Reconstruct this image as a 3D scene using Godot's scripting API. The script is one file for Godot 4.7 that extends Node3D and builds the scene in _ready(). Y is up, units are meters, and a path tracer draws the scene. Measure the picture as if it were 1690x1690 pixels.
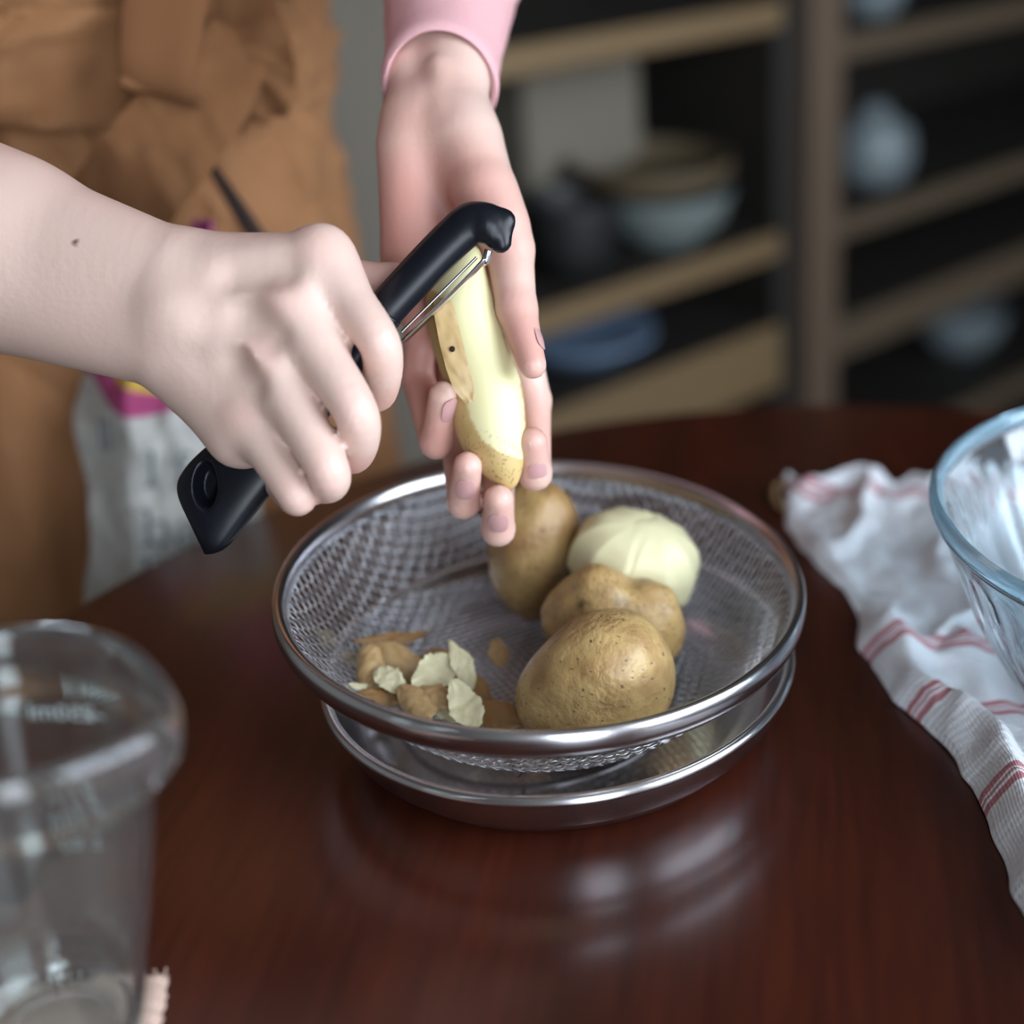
extends Node3D

# ---------------------------------------------------------------- camera model
const TY := 0.72                                   # height of the table top
const EYE := Vector3(0.0941, TY + 0.3686, 0.5317)
const PITCH := 27.1
const FOCAL := 2465.0
const NEAR := 0.05
var AX := Vector3.RIGHT
var AU := Vector3(0, cos(deg_to_rad(PITCH)), -sin(deg_to_rad(PITCH)))
var AF := Vector3(0, -sin(deg_to_rad(PITCH)), -cos(deg_to_rad(PITCH)))

func P(x: float, y: float, depth: float) -> Vector3:          # a point of the place at that distance along the view
	return EYE + (AX * ((x - 1267.5) / FOCAL) - AU * ((y - 845.0) / FOCAL) + AF) * depth

func on(x: float, y: float, h: float) -> Vector3:             # the same on a level h above the table
	var r := AX * ((x - 1267.5) / FOCAL) - AU * ((y - 845.0) / FOCAL) + AF
	return EYE + r * ((TY + h - EYE.y) / r.y)

# ---------------------------------------------------------------- scene helpers
var used := {}
func numbered(n: String) -> String:
	if not used.has(n):
		used[n] = 0
		return n
	used[n] += 1
	return "%s_%03d" % [n, used[n]]

func thing(called: String, label: String, category: String, at := Vector3.ZERO, group := "") -> Node3D:
	var o := Node3D.new()
	o.name = numbered(called)
	add_child(o)
	o.position = at
	tag(o, label, category, group)
	return o

func tag(o: Node, label: String, category: String, group := "") -> void:
	o.set_meta("label", label)
	o.set_meta("category", category)
	if group:
		o.set_meta("group", group)

func put(called: String, m: Mesh, material: Material, parent: Node = self, at := Vector3.ZERO, label := "") -> MeshInstance3D:
	var o := MeshInstance3D.new()
	o.name = numbered(called) if parent == self else called
	o.mesh = m
	o.material_override = material
	o.position = at
	parent.add_child(o, true)
	if label:
		o.set_meta("label", label)
	return o

func structure(o: Node) -> Node:
	o.set_meta("kind", "structure")
	return o

func lin(r: float, g: float, b: float) -> Color:               # linear numbers for albedo_color
	return Color(r, g, b).linear_to_srgb()

func mat(c: Color, rough := 0.6, metal := 0.0) -> StandardMaterial3D:
	var m := StandardMaterial3D.new()
	m.albedo_color = c
	m.roughness = rough
	m.metallic = metal
	return m

func painted(rough := 0.6) -> StandardMaterial3D:
	var m := mat(Color.WHITE, rough)
	m.vertex_color_use_as_albedo = true
	return m

func noise(seed_: int, freq: float, oct := 3, kind := FastNoiseLite.TYPE_SIMPLEX_SMOOTH) -> FastNoiseLite:
	var n := FastNoiseLite.new()
	n.seed = seed_
	n.frequency = freq
	n.noise_type = kind
	n.fractal_octaves = oct
	return n

func bump(m: StandardMaterial3D, n: FastNoiseLite, scale_: float, depth: float, size := 256) -> StandardMaterial3D:
	var t := NoiseTexture2D.new()
	t.width = size
	t.height = size
	t.seamless = true
	t.noise = n
	m.heightmap_enabled = true
	m.heightmap_texture = t
	m.heightmap_scale = depth
	m.uv1_triplanar = true
	m.uv1_scale = Vector3.ONE * scale_
	return m

# ---------------------------------------------------------------- mesh helpers
func finish(v: PackedVector3Array, idx: PackedInt32Array, closed := true, col := PackedColorArray(), uv := PackedVector2Array(), given := PackedVector3Array(), flip := false) -> ArrayMesh:
	var turn := flip
	if closed:
		var vol := 0.0
		for t in range(0, idx.size(), 3):
			vol += v[idx[t]].dot((v[idx[t + 2]] - v[idx[t]]).cross(v[idx[t + 1]] - v[idx[t]]))
		turn = vol < 0.0
	if turn:
		for t in range(0, idx.size(), 3):
			var k := idx[t]
			idx[t] = idx[t + 1]
			idx[t + 1] = k
	var n := given
	if n.is_empty():
		n.resize(v.size())
		for t in range(0, idx.size(), 3):
			var a := idx[t]
			var b := idx[t + 1]
			var c := idx[t + 2]
			var w := (v[c] - v[a]).cross(v[b] - v[a])
			n[a] += w
			n[b] += w
			n[c] += w
		for i in n.size():
			n[i] = n[i].normalized() if n[i].length_squared() > 1e-24 else Vector3.UP
	var a := []
	a.resize(Mesh.ARRAY_MAX)
	a[Mesh.ARRAY_VERTEX] = v
	a[Mesh.ARRAY_NORMAL] = n
	a[Mesh.ARRAY_INDEX] = idx
	if col.size():
		a[Mesh.ARRAY_COLOR] = col
	if uv.size():
		a[Mesh.ARRAY_TEX_UV] = uv
	var m := ArrayMesh.new()
	m.add_surface_from_arrays(Mesh.PRIMITIVE_TRIANGLES, a)
	return m

# rows of points; wrap closes each row; caps close first and last row with a fan
func rows(r: Array, wrap := true, caps := true, cols := [], closed := true, uv := false, flip := false) -> ArrayMesh:
	var v := PackedVector3Array()
	var c := PackedColorArray()
	var idx := PackedInt32Array()
	var t := PackedVector2Array()
	var n: int = r[0].size()
	for i in r.size():
		v.append_array(r[i])
		if cols.size():
			c.append_array(cols[i])
		if uv:
			for j in n:
				t.append(Vector2(float(j) / (n - 1), float(i) / (r.size() - 1)))
	var m := n if wrap else n - 1
	for i in r.size() - 1:
		for j in m:
			var a := i * n + j
			var b := i * n + (j + 1) % n
			idx.append_array([a, b, a + n, b, b + n, a + n])
	if caps and wrap:
		for e in [0, r.size() - 1]:
			var mid := Vector3.ZERO
			for p in r[e]:
				mid += p
			mid /= n
			var k := v.size()
			v.append(mid)
			if cols.size():
				c.append(cols[e][0])
			if uv:
				t.append(Vector2(0.5, 0.5))
			for j in n:
				var a: int = e * n + j
				var b: int = e * n + (j + 1) % n
				idx.append_array([b, a, k] if e == 0 else [a, b, k])
	return finish(v, idx, closed, c, t, PackedVector3Array(), flip)

func lathe(profile: Array, segs := 96, shape = null, ring := false) -> ArrayMesh:   # profile of (radius, height); ring closes the profile on itself
	var r := []
	for p in profile:
		var row := PackedVector3Array()
		for j in segs:
			var a := TAU * j / segs
			var q := Vector3(cos(a) * p.x, p.y, sin(a) * p.x)
			if shape != null:
				q = shape.call(q, a)
			row.append(q)
		r.append(row)
	if ring:
		r.append(r[0].duplicate())
	return rows(r, true, not ring)

func frames(pts: PackedVector3Array, first := Vector3.ZERO) -> Array:
	var out := []
	var side := first
	for i in pts.size():
		var d := (pts[mini(i + 1, pts.size() - 1)] - pts[maxi(i - 1, 0)]).normalized()
		if side == Vector3.ZERO:
			side = d.cross(Vector3.UP if absf(d.y) < 0.9 else Vector3.RIGHT)
		side = (side - d * side.dot(d)).normalized()
		out.append([side, d.cross(side).normalized(), d])
	return out

func tube(pts: PackedVector3Array, radius, sides := 8, round_end := true) -> ArrayMesh:
	var f := frames(pts)
	var r := []
	for i in pts.size():
		var w: float = radius if radius is float else radius[i]
		var row := PackedVector3Array()
		for j in sides:
			var a := TAU * j / sides
			row.append(pts[i] + f[i][0] * cos(a) * w + f[i][1] * sin(a) * w)
		r.append(row)
	return rows(r)

func smooth(pts: Array, n: int) -> PackedVector3Array:          # Catmull-Rom through the points
	var out := PackedVector3Array()
	var last := pts.size() - 1
	for i in n:
		var t := float(i) / (n - 1) * last
		var k := mini(int(t), last - 1)
		out.append(pts[k].cubic_interpolate(pts[k + 1], pts[maxi(k - 1, 0)], pts[mini(k + 2, last)], t - k))
	return out

func curve1(pts: Array, x: float) -> float:                     # piecewise linear with smooth ends, pts of (x, y)
	if x <= pts[0].x:
		return pts[0].y
	for i in pts.size() - 1:
		if x <= pts[i + 1].x:
			var t: float = (x - pts[i].x) / (pts[i + 1].x - pts[i].x)
			t = t * t * (3.0 - 2.0 * t)
			return lerpf(pts[i].y, pts[i + 1].y, t)
	return pts[-1].y

# a strip with thickness: across[] points to its side, width per point; one colour above, one below
func ribbon(pts: PackedVector3Array, across: Array, widths: Array, thick: float, top := Color.WHITE, under := Color.WHITE, ripple = null) -> ArrayMesh:
	var r := []
	var cs := []
	var k := 9
	for i in pts.size():
		var d := (pts[mini(i + 1, pts.size() - 1)] - pts[maxi(i - 1, 0)]).normalized()
		var t := float(i) / (pts.size() - 1)
		var s: Vector3 = across[0].slerp(across[-1], t) if across.size() == 2 else across[mini(i, across.size() - 1)]
		s = (s - d * s.dot(d)).normalized()
		var up := s.cross(d).normalized()
		var f := t * (widths.size() - 1)
		var q := mini(int(f), widths.size() - 2)
		var w: float = lerpf(widths[q], widths[q + 1], f - q) * 0.5
		var row := PackedVector3Array()
		var c := PackedColorArray()
		for side in [1.0, -1.0]:
			for j in k:
				var e: float = (float(j) / (k - 1) * 2.0 - 1.0) * side
				var h: float = thick * 0.5 * sqrt(maxf(0.0, 1.0 - pow(absf(e), 6.0))) * side
				var p: Vector3 = pts[i] + s * e * w + up * h
				if ripple != null:
					p += up * ripple.call(t, e)
				row.append(p)
				c.append(top if side > 0 else under)
		r.append(row)
		cs.append(c)
	return rows(r, true, true, cs)

func rbox(size: Vector3, bevel := 0.003) -> ArrayMesh:          # a box with chamfered edges, its base at y = 0
	var r := []
	var b := minf(bevel, minf(size.x, minf(size.y, size.z)) * 0.4)
	for q in [[b, 0.0], [0.0, b], [0.0, size.y - b], [b, size.y]]:
		var x: float = size.x / 2 - q[0]
		var z: float = size.z / 2 - q[0]
		var row := PackedVector3Array()
		for s in [[1, 1], [-1, 1], [-1, -1], [1, -1]]:
			var e := [Vector3(x * s[0], q[1], (z - b) * s[1]), Vector3((x - b) * s[0], q[1], z * s[1])]
			if s[0] * s[1] < 0:
				e.reverse()
			row.append_array(e)
		r.append(row)
	return flat(rows(r))

func flat(m: ArrayMesh) -> ArrayMesh:                           # facets keep hard edges
	var a := m.surface_get_arrays(0)
	var idx: PackedInt32Array = a[Mesh.ARRAY_INDEX]
	var v: PackedVector3Array = a[Mesh.ARRAY_VERTEX]
	var st := SurfaceTool.new()
	st.begin(Mesh.PRIMITIVE_TRIANGLES)
	st.set_smooth_group(-1)
	for i in idx:
		st.add_vertex(v[i])
	st.generate_normals()
	return st.commit()

func grid(nu: int, nv: int, f: Callable, color = null, flip := false) -> ArrayMesh:
	var r := []
	var cs := []
	for i in nv:
		var row := PackedVector3Array()
		var c := PackedColorArray()
		for j in nu:
			var u := float(j) / (nu - 1)
			var v := float(i) / (nv - 1)
			row.append(f.call(u, v))
			if color != null:
				c.append(color.call(u, v))
		r.append(row)
		if color != null:
			cs.append(c)
	return rows(r, false, false, cs, false, true, flip)

# ---------------------------------------------------------------- soft bodies: a field of tapered bones, meshed as surface nets
var BA := PackedVector3Array()
var BD := PackedVector3Array()
var BI := PackedFloat32Array()
var RA := PackedFloat32Array()
var RD := PackedFloat32Array()
var BK := PackedFloat32Array()
var BG := PackedInt32Array()
var blend_finger := 0.005
var cut_blend := 0.004

func field(p: Vector3, ids: PackedInt32Array) -> float:
	var palm := 9.0
	var res := 9.0
	var f := 9.0
	var cut := 9.0
	var cur := 0
	for i in ids:
		var q := p - BA[i]
		var t := clampf(q.dot(BD[i]) * BI[i], 0.0, 1.0)
		var d := (q - BD[i] * t).length() - RA[i] - RD[i] * t
		var g := BG[i]
		if g == 0:
			var k := BK[i]
			var h := maxf(k - absf(palm - d), 0.0)
			palm = minf(palm, d) - h * h / (4.0 * k)
		elif g < 0:
			cut = minf(cut, d)
		else:
			if g != cur:
				if cur > 0:
					var h := maxf(blend_finger - absf(palm - f), 0.0)
					res = minf(res, minf(palm, f) - h * h / (4.0 * blend_finger))
				cur = g
				f = d
			else:
				var k := BK[i]
				var h := maxf(k - absf(f - d), 0.0)
				f = minf(f, d) - h * h / (4.0 * k)
	if cur > 0:
		var h := maxf(blend_finger - absf(palm - f), 0.0)
		res = minf(res, minf(palm, f) - h * h / (4.0 * blend_finger))
	res = minf(res, palm)
	if cut < 8.0:
		var h := maxf(cut_blend - absf(res + cut), 0.0)
		res = maxf(res, -cut) + h * h / (4.0 * cut_blend)
	return res

# bones: [a, b, radius a, radius b, group (0 palm, 1.. fingers, -1 cuts), blend]
func soft(bones: Array, h: float, colour = null) -> ArrayMesh:
	bones = bones.duplicate()
	bones.sort_custom(func(x, y): return (x[4] if x[4] >= 0 else 99) < (y[4] if y[4] >= 0 else 99))
	BA.clear(); BD.clear(); BI.clear(); RA.clear(); RD.clear(); BK.clear(); BG.clear()
	var lo := Vector3.ONE * 99
	var hi := -lo
	for b in bones:
		var d: Vector3 = b[1] - b[0]
		BA.append(b[0]); BD.append(d); BI.append(1.0 / maxf(d.length_squared(), 1e-12))
		RA.append(b[2]); RD.append(b[3] - b[2]); BG.append(b[4]); BK.append(b[5])
		if b[4] >= 0:
			var w := Vector3.ONE * (maxf(b[2], b[3]) + h * 3)
			lo = lo.min(b[0] - w).min(b[1] - w)
			hi = hi.max(b[0] + w).max(b[1] + w)
	var nb := 6
	var bx := int((hi.x - lo.x) / h / nb) + 2
	var by := int((hi.y - lo.y) / h / nb) + 2
	var bz := int((hi.z - lo.z) / h / nb) + 2
	var nx := bx * nb + 1
	var ny := by * nb + 1
	var nz := bz * nb + 1
	var val := PackedFloat32Array()
	val.resize(nx * ny * nz)
	val.fill(1.0)
	var reach := h * nb * 0.87
	var live := []
	var all := PackedInt32Array(range(bones.size()))
	for kz in bz:
		for ky in by:
			for kx in bx:
				var mid := lo + Vector3(kx + 0.5, ky + 0.5, kz + 0.5) * h * nb
				var near := PackedInt32Array()
				var best := 9.0
				for i in all:
					var q := mid - BA[i]
					var t := clampf(q.dot(BD[i]) * BI[i], 0.0, 1.0)
					var d := (q - BD[i] * t).length() - RA[i] - RD[i] * t
					if BG[i] >= 0:
						best = minf(best, d)
					if d < reach + BK[i] + 0.008:
						near.append(i)
				if best > reach + 0.006 or near.is_empty():
					continue
				var d0 := field(mid, near)
				var inside := d0 < -(reach + h)
				if inside:
					for z in nb:
						for y in nb:
							var at := kx * nb + nx * (ky * nb + y + ny * (kz * nb + z))
							for x in nb:
								val[at + x] = -1.0
					continue
				live.append(Vector3i(kx, ky, kz))
				for z in nb:
					for y in nb:
						var at := kx * nb + nx * (ky * nb + y + ny * (kz * nb + z))
						for x in nb:
							val[at + x] = field(lo + Vector3(kx * nb + x, ky * nb + y, kz * nb + z) * h, near)
	# one vertex in each crossed cell
	var v := PackedVector3Array()
	var n := PackedVector3Array()
	var c := PackedColorArray()
	var cell := {}
	var sy := nx
	var sz := nx * ny
	for b in live:
		for z in range(b.z * nb, b.z * nb + nb):
			for y in range(b.y * nb, b.y * nb + nb):
				for x in range(b.x * nb, b.x * nb + nb):
					var at: int = x + sy * y + sz * z
					var e := [val[at], val[at + 1], val[at + sy], val[at + sy + 1], val[at + sz], val[at + sz + 1], val[at + sz + sy], val[at + sz + sy + 1]]
					var k := 0
					for i in 8:
						if e[i] < 0.0:
							k += 1
					if k == 0 or k == 8:
						continue
					var sum := Vector3.ZERO
					var m := 0
					for i in 8:
						for ax in [1, 2, 4]:
							var j: int = i | ax
							if j == i or (e[i] < 0.0) == (e[j] < 0.0):
								continue
							var t: float = e[i] / (e[i] - e[j])
							sum += Vector3(i & 1, (i >> 1) & 1, (i >> 2) & 1).lerp(Vector3(j & 1, (j >> 1) & 1, (j >> 2) & 1), t)
							m += 1
					sum /= m
					cell[at] = v.size()
					v.append(lo + (Vector3(x, y, z) + sum) * h)
					var u := sum.x; var w := sum.y; var s := sum.z
					var g := Vector3(
						lerpf(lerpf(e[1] - e[0], e[3] - e[2], w), lerpf(e[5] - e[4], e[7] - e[6], w), s),
						lerpf(lerpf(e[2] - e[0], e[3] - e[1], u), lerpf(e[6] - e[4], e[7] - e[5], u), s),
						lerpf(lerpf(e[4] - e[0], e[5] - e[1], u), lerpf(e[6] - e[2], e[7] - e[3], u), w))
					n.append(g.normalized())
					if colour != null:
						c.append(colour.call(v[-1], n[-1]))
	var idx := PackedInt32Array()
	for at in cell:
		for q in [[1, sy, sz], [sy, sz, 1], [sz, 1, sy]]:
			var o: int = at + q[0]
			if (val[at] < 0.0) == (val[o] < 0.0):
				continue
			var a0: int = at
			var a1: int = at - q[1]
			var a2: int = at - q[1] - q[2]
			var a3: int = at - q[2]
			if not (cell.has(a1) and cell.has(a2) and cell.has(a3)):
				continue
			var f := [cell[a0], cell[a1], cell[a2], cell[a3]]
			if val[at] >= 0.0:
				f.reverse()
			idx.append_array([f[0], f[2], f[1], f[0], f[3], f[2]])
	return finish(v, idx, true, c, PackedVector2Array(), n)

func joined(list: Array) -> ArrayMesh:                          # several meshes as the surfaces of one
	var st := SurfaceTool.new()
	st.begin(Mesh.PRIMITIVE_TRIANGLES)
	for m in list:
		st.append_from(m, 0, Transform3D())
	return st.commit()

# ---------------------------------------------------------------- materials
var M := {}
func make_materials() -> void:
	M.steel = mat(Color(0.80, 0.79, 0.80), 0.2, 1.0)
	M.wire = mat(Color(0.82, 0.82, 0.83), 0.32, 1.0)
	M.black = mat(lin(0.004, 0.005, 0.008), 0.32)
	M.black.metallic_specular = 0.4
	M.glass = mat(Color(0.97, 0.995, 0.985, 0.016), 0.02)
	M.glass.transparency = BaseMaterial3D.TRANSPARENCY_ALPHA
	M.glass.refraction_enabled = true
	M.glass.refraction_scale = 0.05
	M.blue_glass = M.glass.duplicate()
	M.blue_glass.albedo_color = Color(0.93, 0.975, 0.995, 0.03)
	M.rim_glass = M.blue_glass.duplicate()
	M.rim_glass.albedo_color = Color(0.74, 0.87, 0.93, 0.20)
	M.print = mat(Color(0.93, 0.94, 0.95), 0.6)
	M.grey_print = mat(Color(0.42, 0.43, 0.46), 0.6)
	M.skin = painted(0.46)
	M.skin.subsurf_scatter_enabled = true
	M.skin.subsurf_scatter_strength = 0.10
	bump(M.skin, noise(5, 0.045, 4, FastNoiseLite.TYPE_CELLULAR), 26.0, 0.012)
	M.nail = mat(lin(0.52, 0.29, 0.28), 0.28)
	M.potato = painted(0.42)
	bump(M.potato, noise(9, 0.05, 4), 22.0, 0.05)
	M.flesh = painted(0.46)
	M.peel = painted(0.4)
	M.peel.backlight_enabled = true
	M.peel.backlight = Color(0.5, 0.46, 0.36)
	M.linen = mat(lin(0.275, 0.125, 0.049), 0.9)
	bump(M.linen, noise(3, 0.2, 2), 18.0, 0.05)
	M.knit = mat(lin(0.66, 0.36, 0.37), 0.95)
	bump(M.knit, noise(4, 0.25, 2), 20.0, 0.05)
	M.slit_shade = mat(lin(0.02, 0.009, 0.006), 0.8)  # dark tone for the shade in the apron slit
	M.cream = mat(lin(0.50, 0.49, 0.45), 0.9)
	M.magenta = mat(lin(0.42, 0.07, 0.19), 0.9)
	M.yellow = mat(lin(0.55, 0.38, 0.06), 0.9)
	M.ink = mat(lin(0.12, 0.14, 0.14), 0.9)
	M.beige = mat(lin(0.50, 0.35, 0.28), 0.95)
	bump(M.beige, noise(8, 0.2, 2), 20.0, 0.06)
	M.wall = mat(lin(0.205, 0.182, 0.145), 0.9)
	M.white_wall = mat(lin(0.26, 0.25, 0.23), 0.9)
	M.frame = mat(lin(0.7, 0.7, 0.68), 0.5)
	M.floor = mat(lin(0.07, 0.04, 0.025), 0.5)
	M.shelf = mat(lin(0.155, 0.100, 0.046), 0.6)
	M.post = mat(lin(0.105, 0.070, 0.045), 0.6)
	M.shaded_wood = mat(lin(0.012, 0.009, 0.006), 0.7)  # near-black: the shade inside the cabinet is put into this colour
	M.back = mat(lin(0.085, 0.066, 0.048), 0.8)  # left bay back panel, lighter: the light on it is painted in
	M.shaded_edge = mat(lin(0.085, 0.060, 0.036), 0.6)  # right bay copy of the shelf edge, darkened to paint in its shade
	M.box = mat(lin(0.16, 0.14, 0.105), 0.85)
	M.pale = mat(lin(0.17, 0.20, 0.19), 0.3)
	M.grey_china = mat(lin(0.16, 0.19, 0.20), 0.3)
	M.blue_china = mat(lin(0.16, 0.23, 0.33), 0.3)
	M.dark_pan = mat(lin(0.012, 0.012, 0.012), 0.5)
	M.basket = mat(lin(0.085, 0.06, 0.03), 0.7)

	# mahogany: long streaks across a mottled ground
	var img := Image.create(512, 512, false, Image.FORMAT_RGB8)
	var a := noise(11, 0.012, 4)
	var b := noise(12, 0.05, 2)
	for y in 512:
		for x in 512:
			var g := a.get_noise_2d(x * 2.2, y * 0.25) * 0.5 + b.get_noise_2d(x * 3.5, y * 0.3) * 0.28 + 0.5
			img.set_pixel(x, y, Color(0.190, 0.075, 0.042).lerp(Color(0.300, 0.130, 0.075), clampf(g, 0, 1)))
	M.table = mat(Color.WHITE, 0.3)
	M.table.albedo_texture = ImageTexture.create_from_image(img)
	M.table.clearcoat_enabled = true
	M.table.metallic_specular = 0.38
	M.table.clearcoat = 0.35
	M.table.clearcoat_roughness = 0.16

	# tea towel: white waffle weave with pairs of red stripes one way
	var tw := Image.create(1024, 1024, false, Image.FORMAT_RGB8)
	var hm := Image.create(1024, 1024, false, Image.FORMAT_RGB8)
	var fz := noise(21, 0.2, 2)
	for y in 1024:
		for x in 1024:
			var w := 0.93 + 0.04 * fz.get_noise_2d(x, y)
			var c := Color(w * 0.975, w * 0.985, w)
			for s in [60, 75, 414, 429, 520, 535, 665, 680]:
				if absi(y - s) < 4:
					c = c.lerp(Color(0.66, 0.30, 0.33), 0.66 + 0.2 * fz.get_noise_2d(x * 3, y * 3))
			for s in [67, 421, 527, 672]:
				if absi(y - s) < 2:
					c = c.lerp(Color(0.64, 0.25, 0.28), 0.5)
			tw.set_pixel(x, y, c)
			var k := 0.5 + 0.25 * sin(x * TAU / 5.0) + 0.25 * sin(y * TAU / 8.0)
			hm.set_pixel(x, y, Color(k, k, k))
	M.towel = mat(Color.WHITE, 0.95)
	M.towel.albedo_texture = ImageTexture.create_from_image(tw)
	M.towel.heightmap_enabled = true
	M.towel.heightmap_texture = ImageTexture.create_from_image(hm)
	M.towel.heightmap_scale = 0.04

# ---------------------------------------------------------------- the room
func room() -> void:
	structure(put("floor", rbox(Vector3(5.2, 0.1, 5.2), 0.002), M.floor, self, Vector3(0, -0.1, 0)))
	structure(put("ceiling", rbox(Vector3(5.2, 0.1, 5.2), 0.002), M.white_wall, self, Vector3(0, 2.4, 0)))
	structure(put("wall_back", rbox(Vector3(5.2, 2.4, 0.1), 0.002), M.wall, self, Vector3(0, 0, -2.4)))
	structure(put("wall_left", rbox(Vector3(0.1, 2.4, 4.6), 0.002), M.white_wall, self, Vector3(-2.0, 0, -0.05)))
	holed_wall("wall_right", Vector3(1.5, 0, -0.05), 4.6, -PI / 2, 0.0, 1.45, 0.75, 2.15, "window_1")
	structure(put("wall_side", rbox(Vector3(1.81, 2.4, 0.1), 0.003), M.wall, self, Vector3(-1.075, 0, -0.76)))
	holed_wall("wall_front", Vector3(0, 0, 2.2), 4.2, PI, -1.15, -0.45, 0.03, 2.15, "window_2")

# a wall of that length with an opening from u0 to u1 along it (u runs along the wall's own x) and a window set in it
func holed_wall(called: String, at: Vector3, length: float, turn: float, u0: float, u1: float, y0: float, y1: float, win: String) -> void:
	var w := Node3D.new()
	w.name = called
	add_child(w)
	w.position = at
	w.rotation.y = turn
	structure(w)
	var l := -length / 2
	var r := length / 2
	put("wall_panel", rbox(Vector3(u0 - l, 2.4, 0.12), 0.002), M.white_wall, w, Vector3((u0 + l) / 2, 0, 0))
	put("wall_panel", rbox(Vector3(r - u1, 2.4, 0.12), 0.002), M.white_wall, w, Vector3((u1 + r) / 2, 0, 0))
	put("wall_panel", rbox(Vector3(u1 - u0, y0, 0.12), 0.002), M.white_wall, w, Vector3((u0 + u1) / 2, 0, 0))
	put("wall_panel", rbox(Vector3(u1 - u0, 2.4 - y1, 0.12), 0.002), M.white_wall, w, Vector3((u0 + u1) / 2, y1, 0))
	var f := Node3D.new()
	f.name = win
	add_child(f)
	f.transform = w.transform
	structure(f)
	for u in [u0 + 0.025, (u0 + u1) / 2, u1 - 0.025]:
		put("window_frame", rbox(Vector3(0.05, y1 - y0, 0.06), 0.004), M.frame, f, Vector3(u, y0, 0))
	for y in [y0, y1 - 0.05]:
		put("window_rail", rbox(Vector3(u1 - u0 - 0.1, 0.05, 0.05), 0.004), M.frame, f, Vector3((u0 + u1) / 2, y, 0))

func window_light(called: String, at: Vector3, turn: float, size: Vector2, energy: float) -> void:
	var l := AreaLight3D.new()
	l.name = called
	l.area_size = size
	l.light_energy = energy
	l.light_color = Color(0.92, 0.958, 1.0)
	l.shadow_enabled = true
	l.set("area_range", 12.0)
	l.position = at
	l.rotation.y = turn
	add_child(l)

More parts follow.
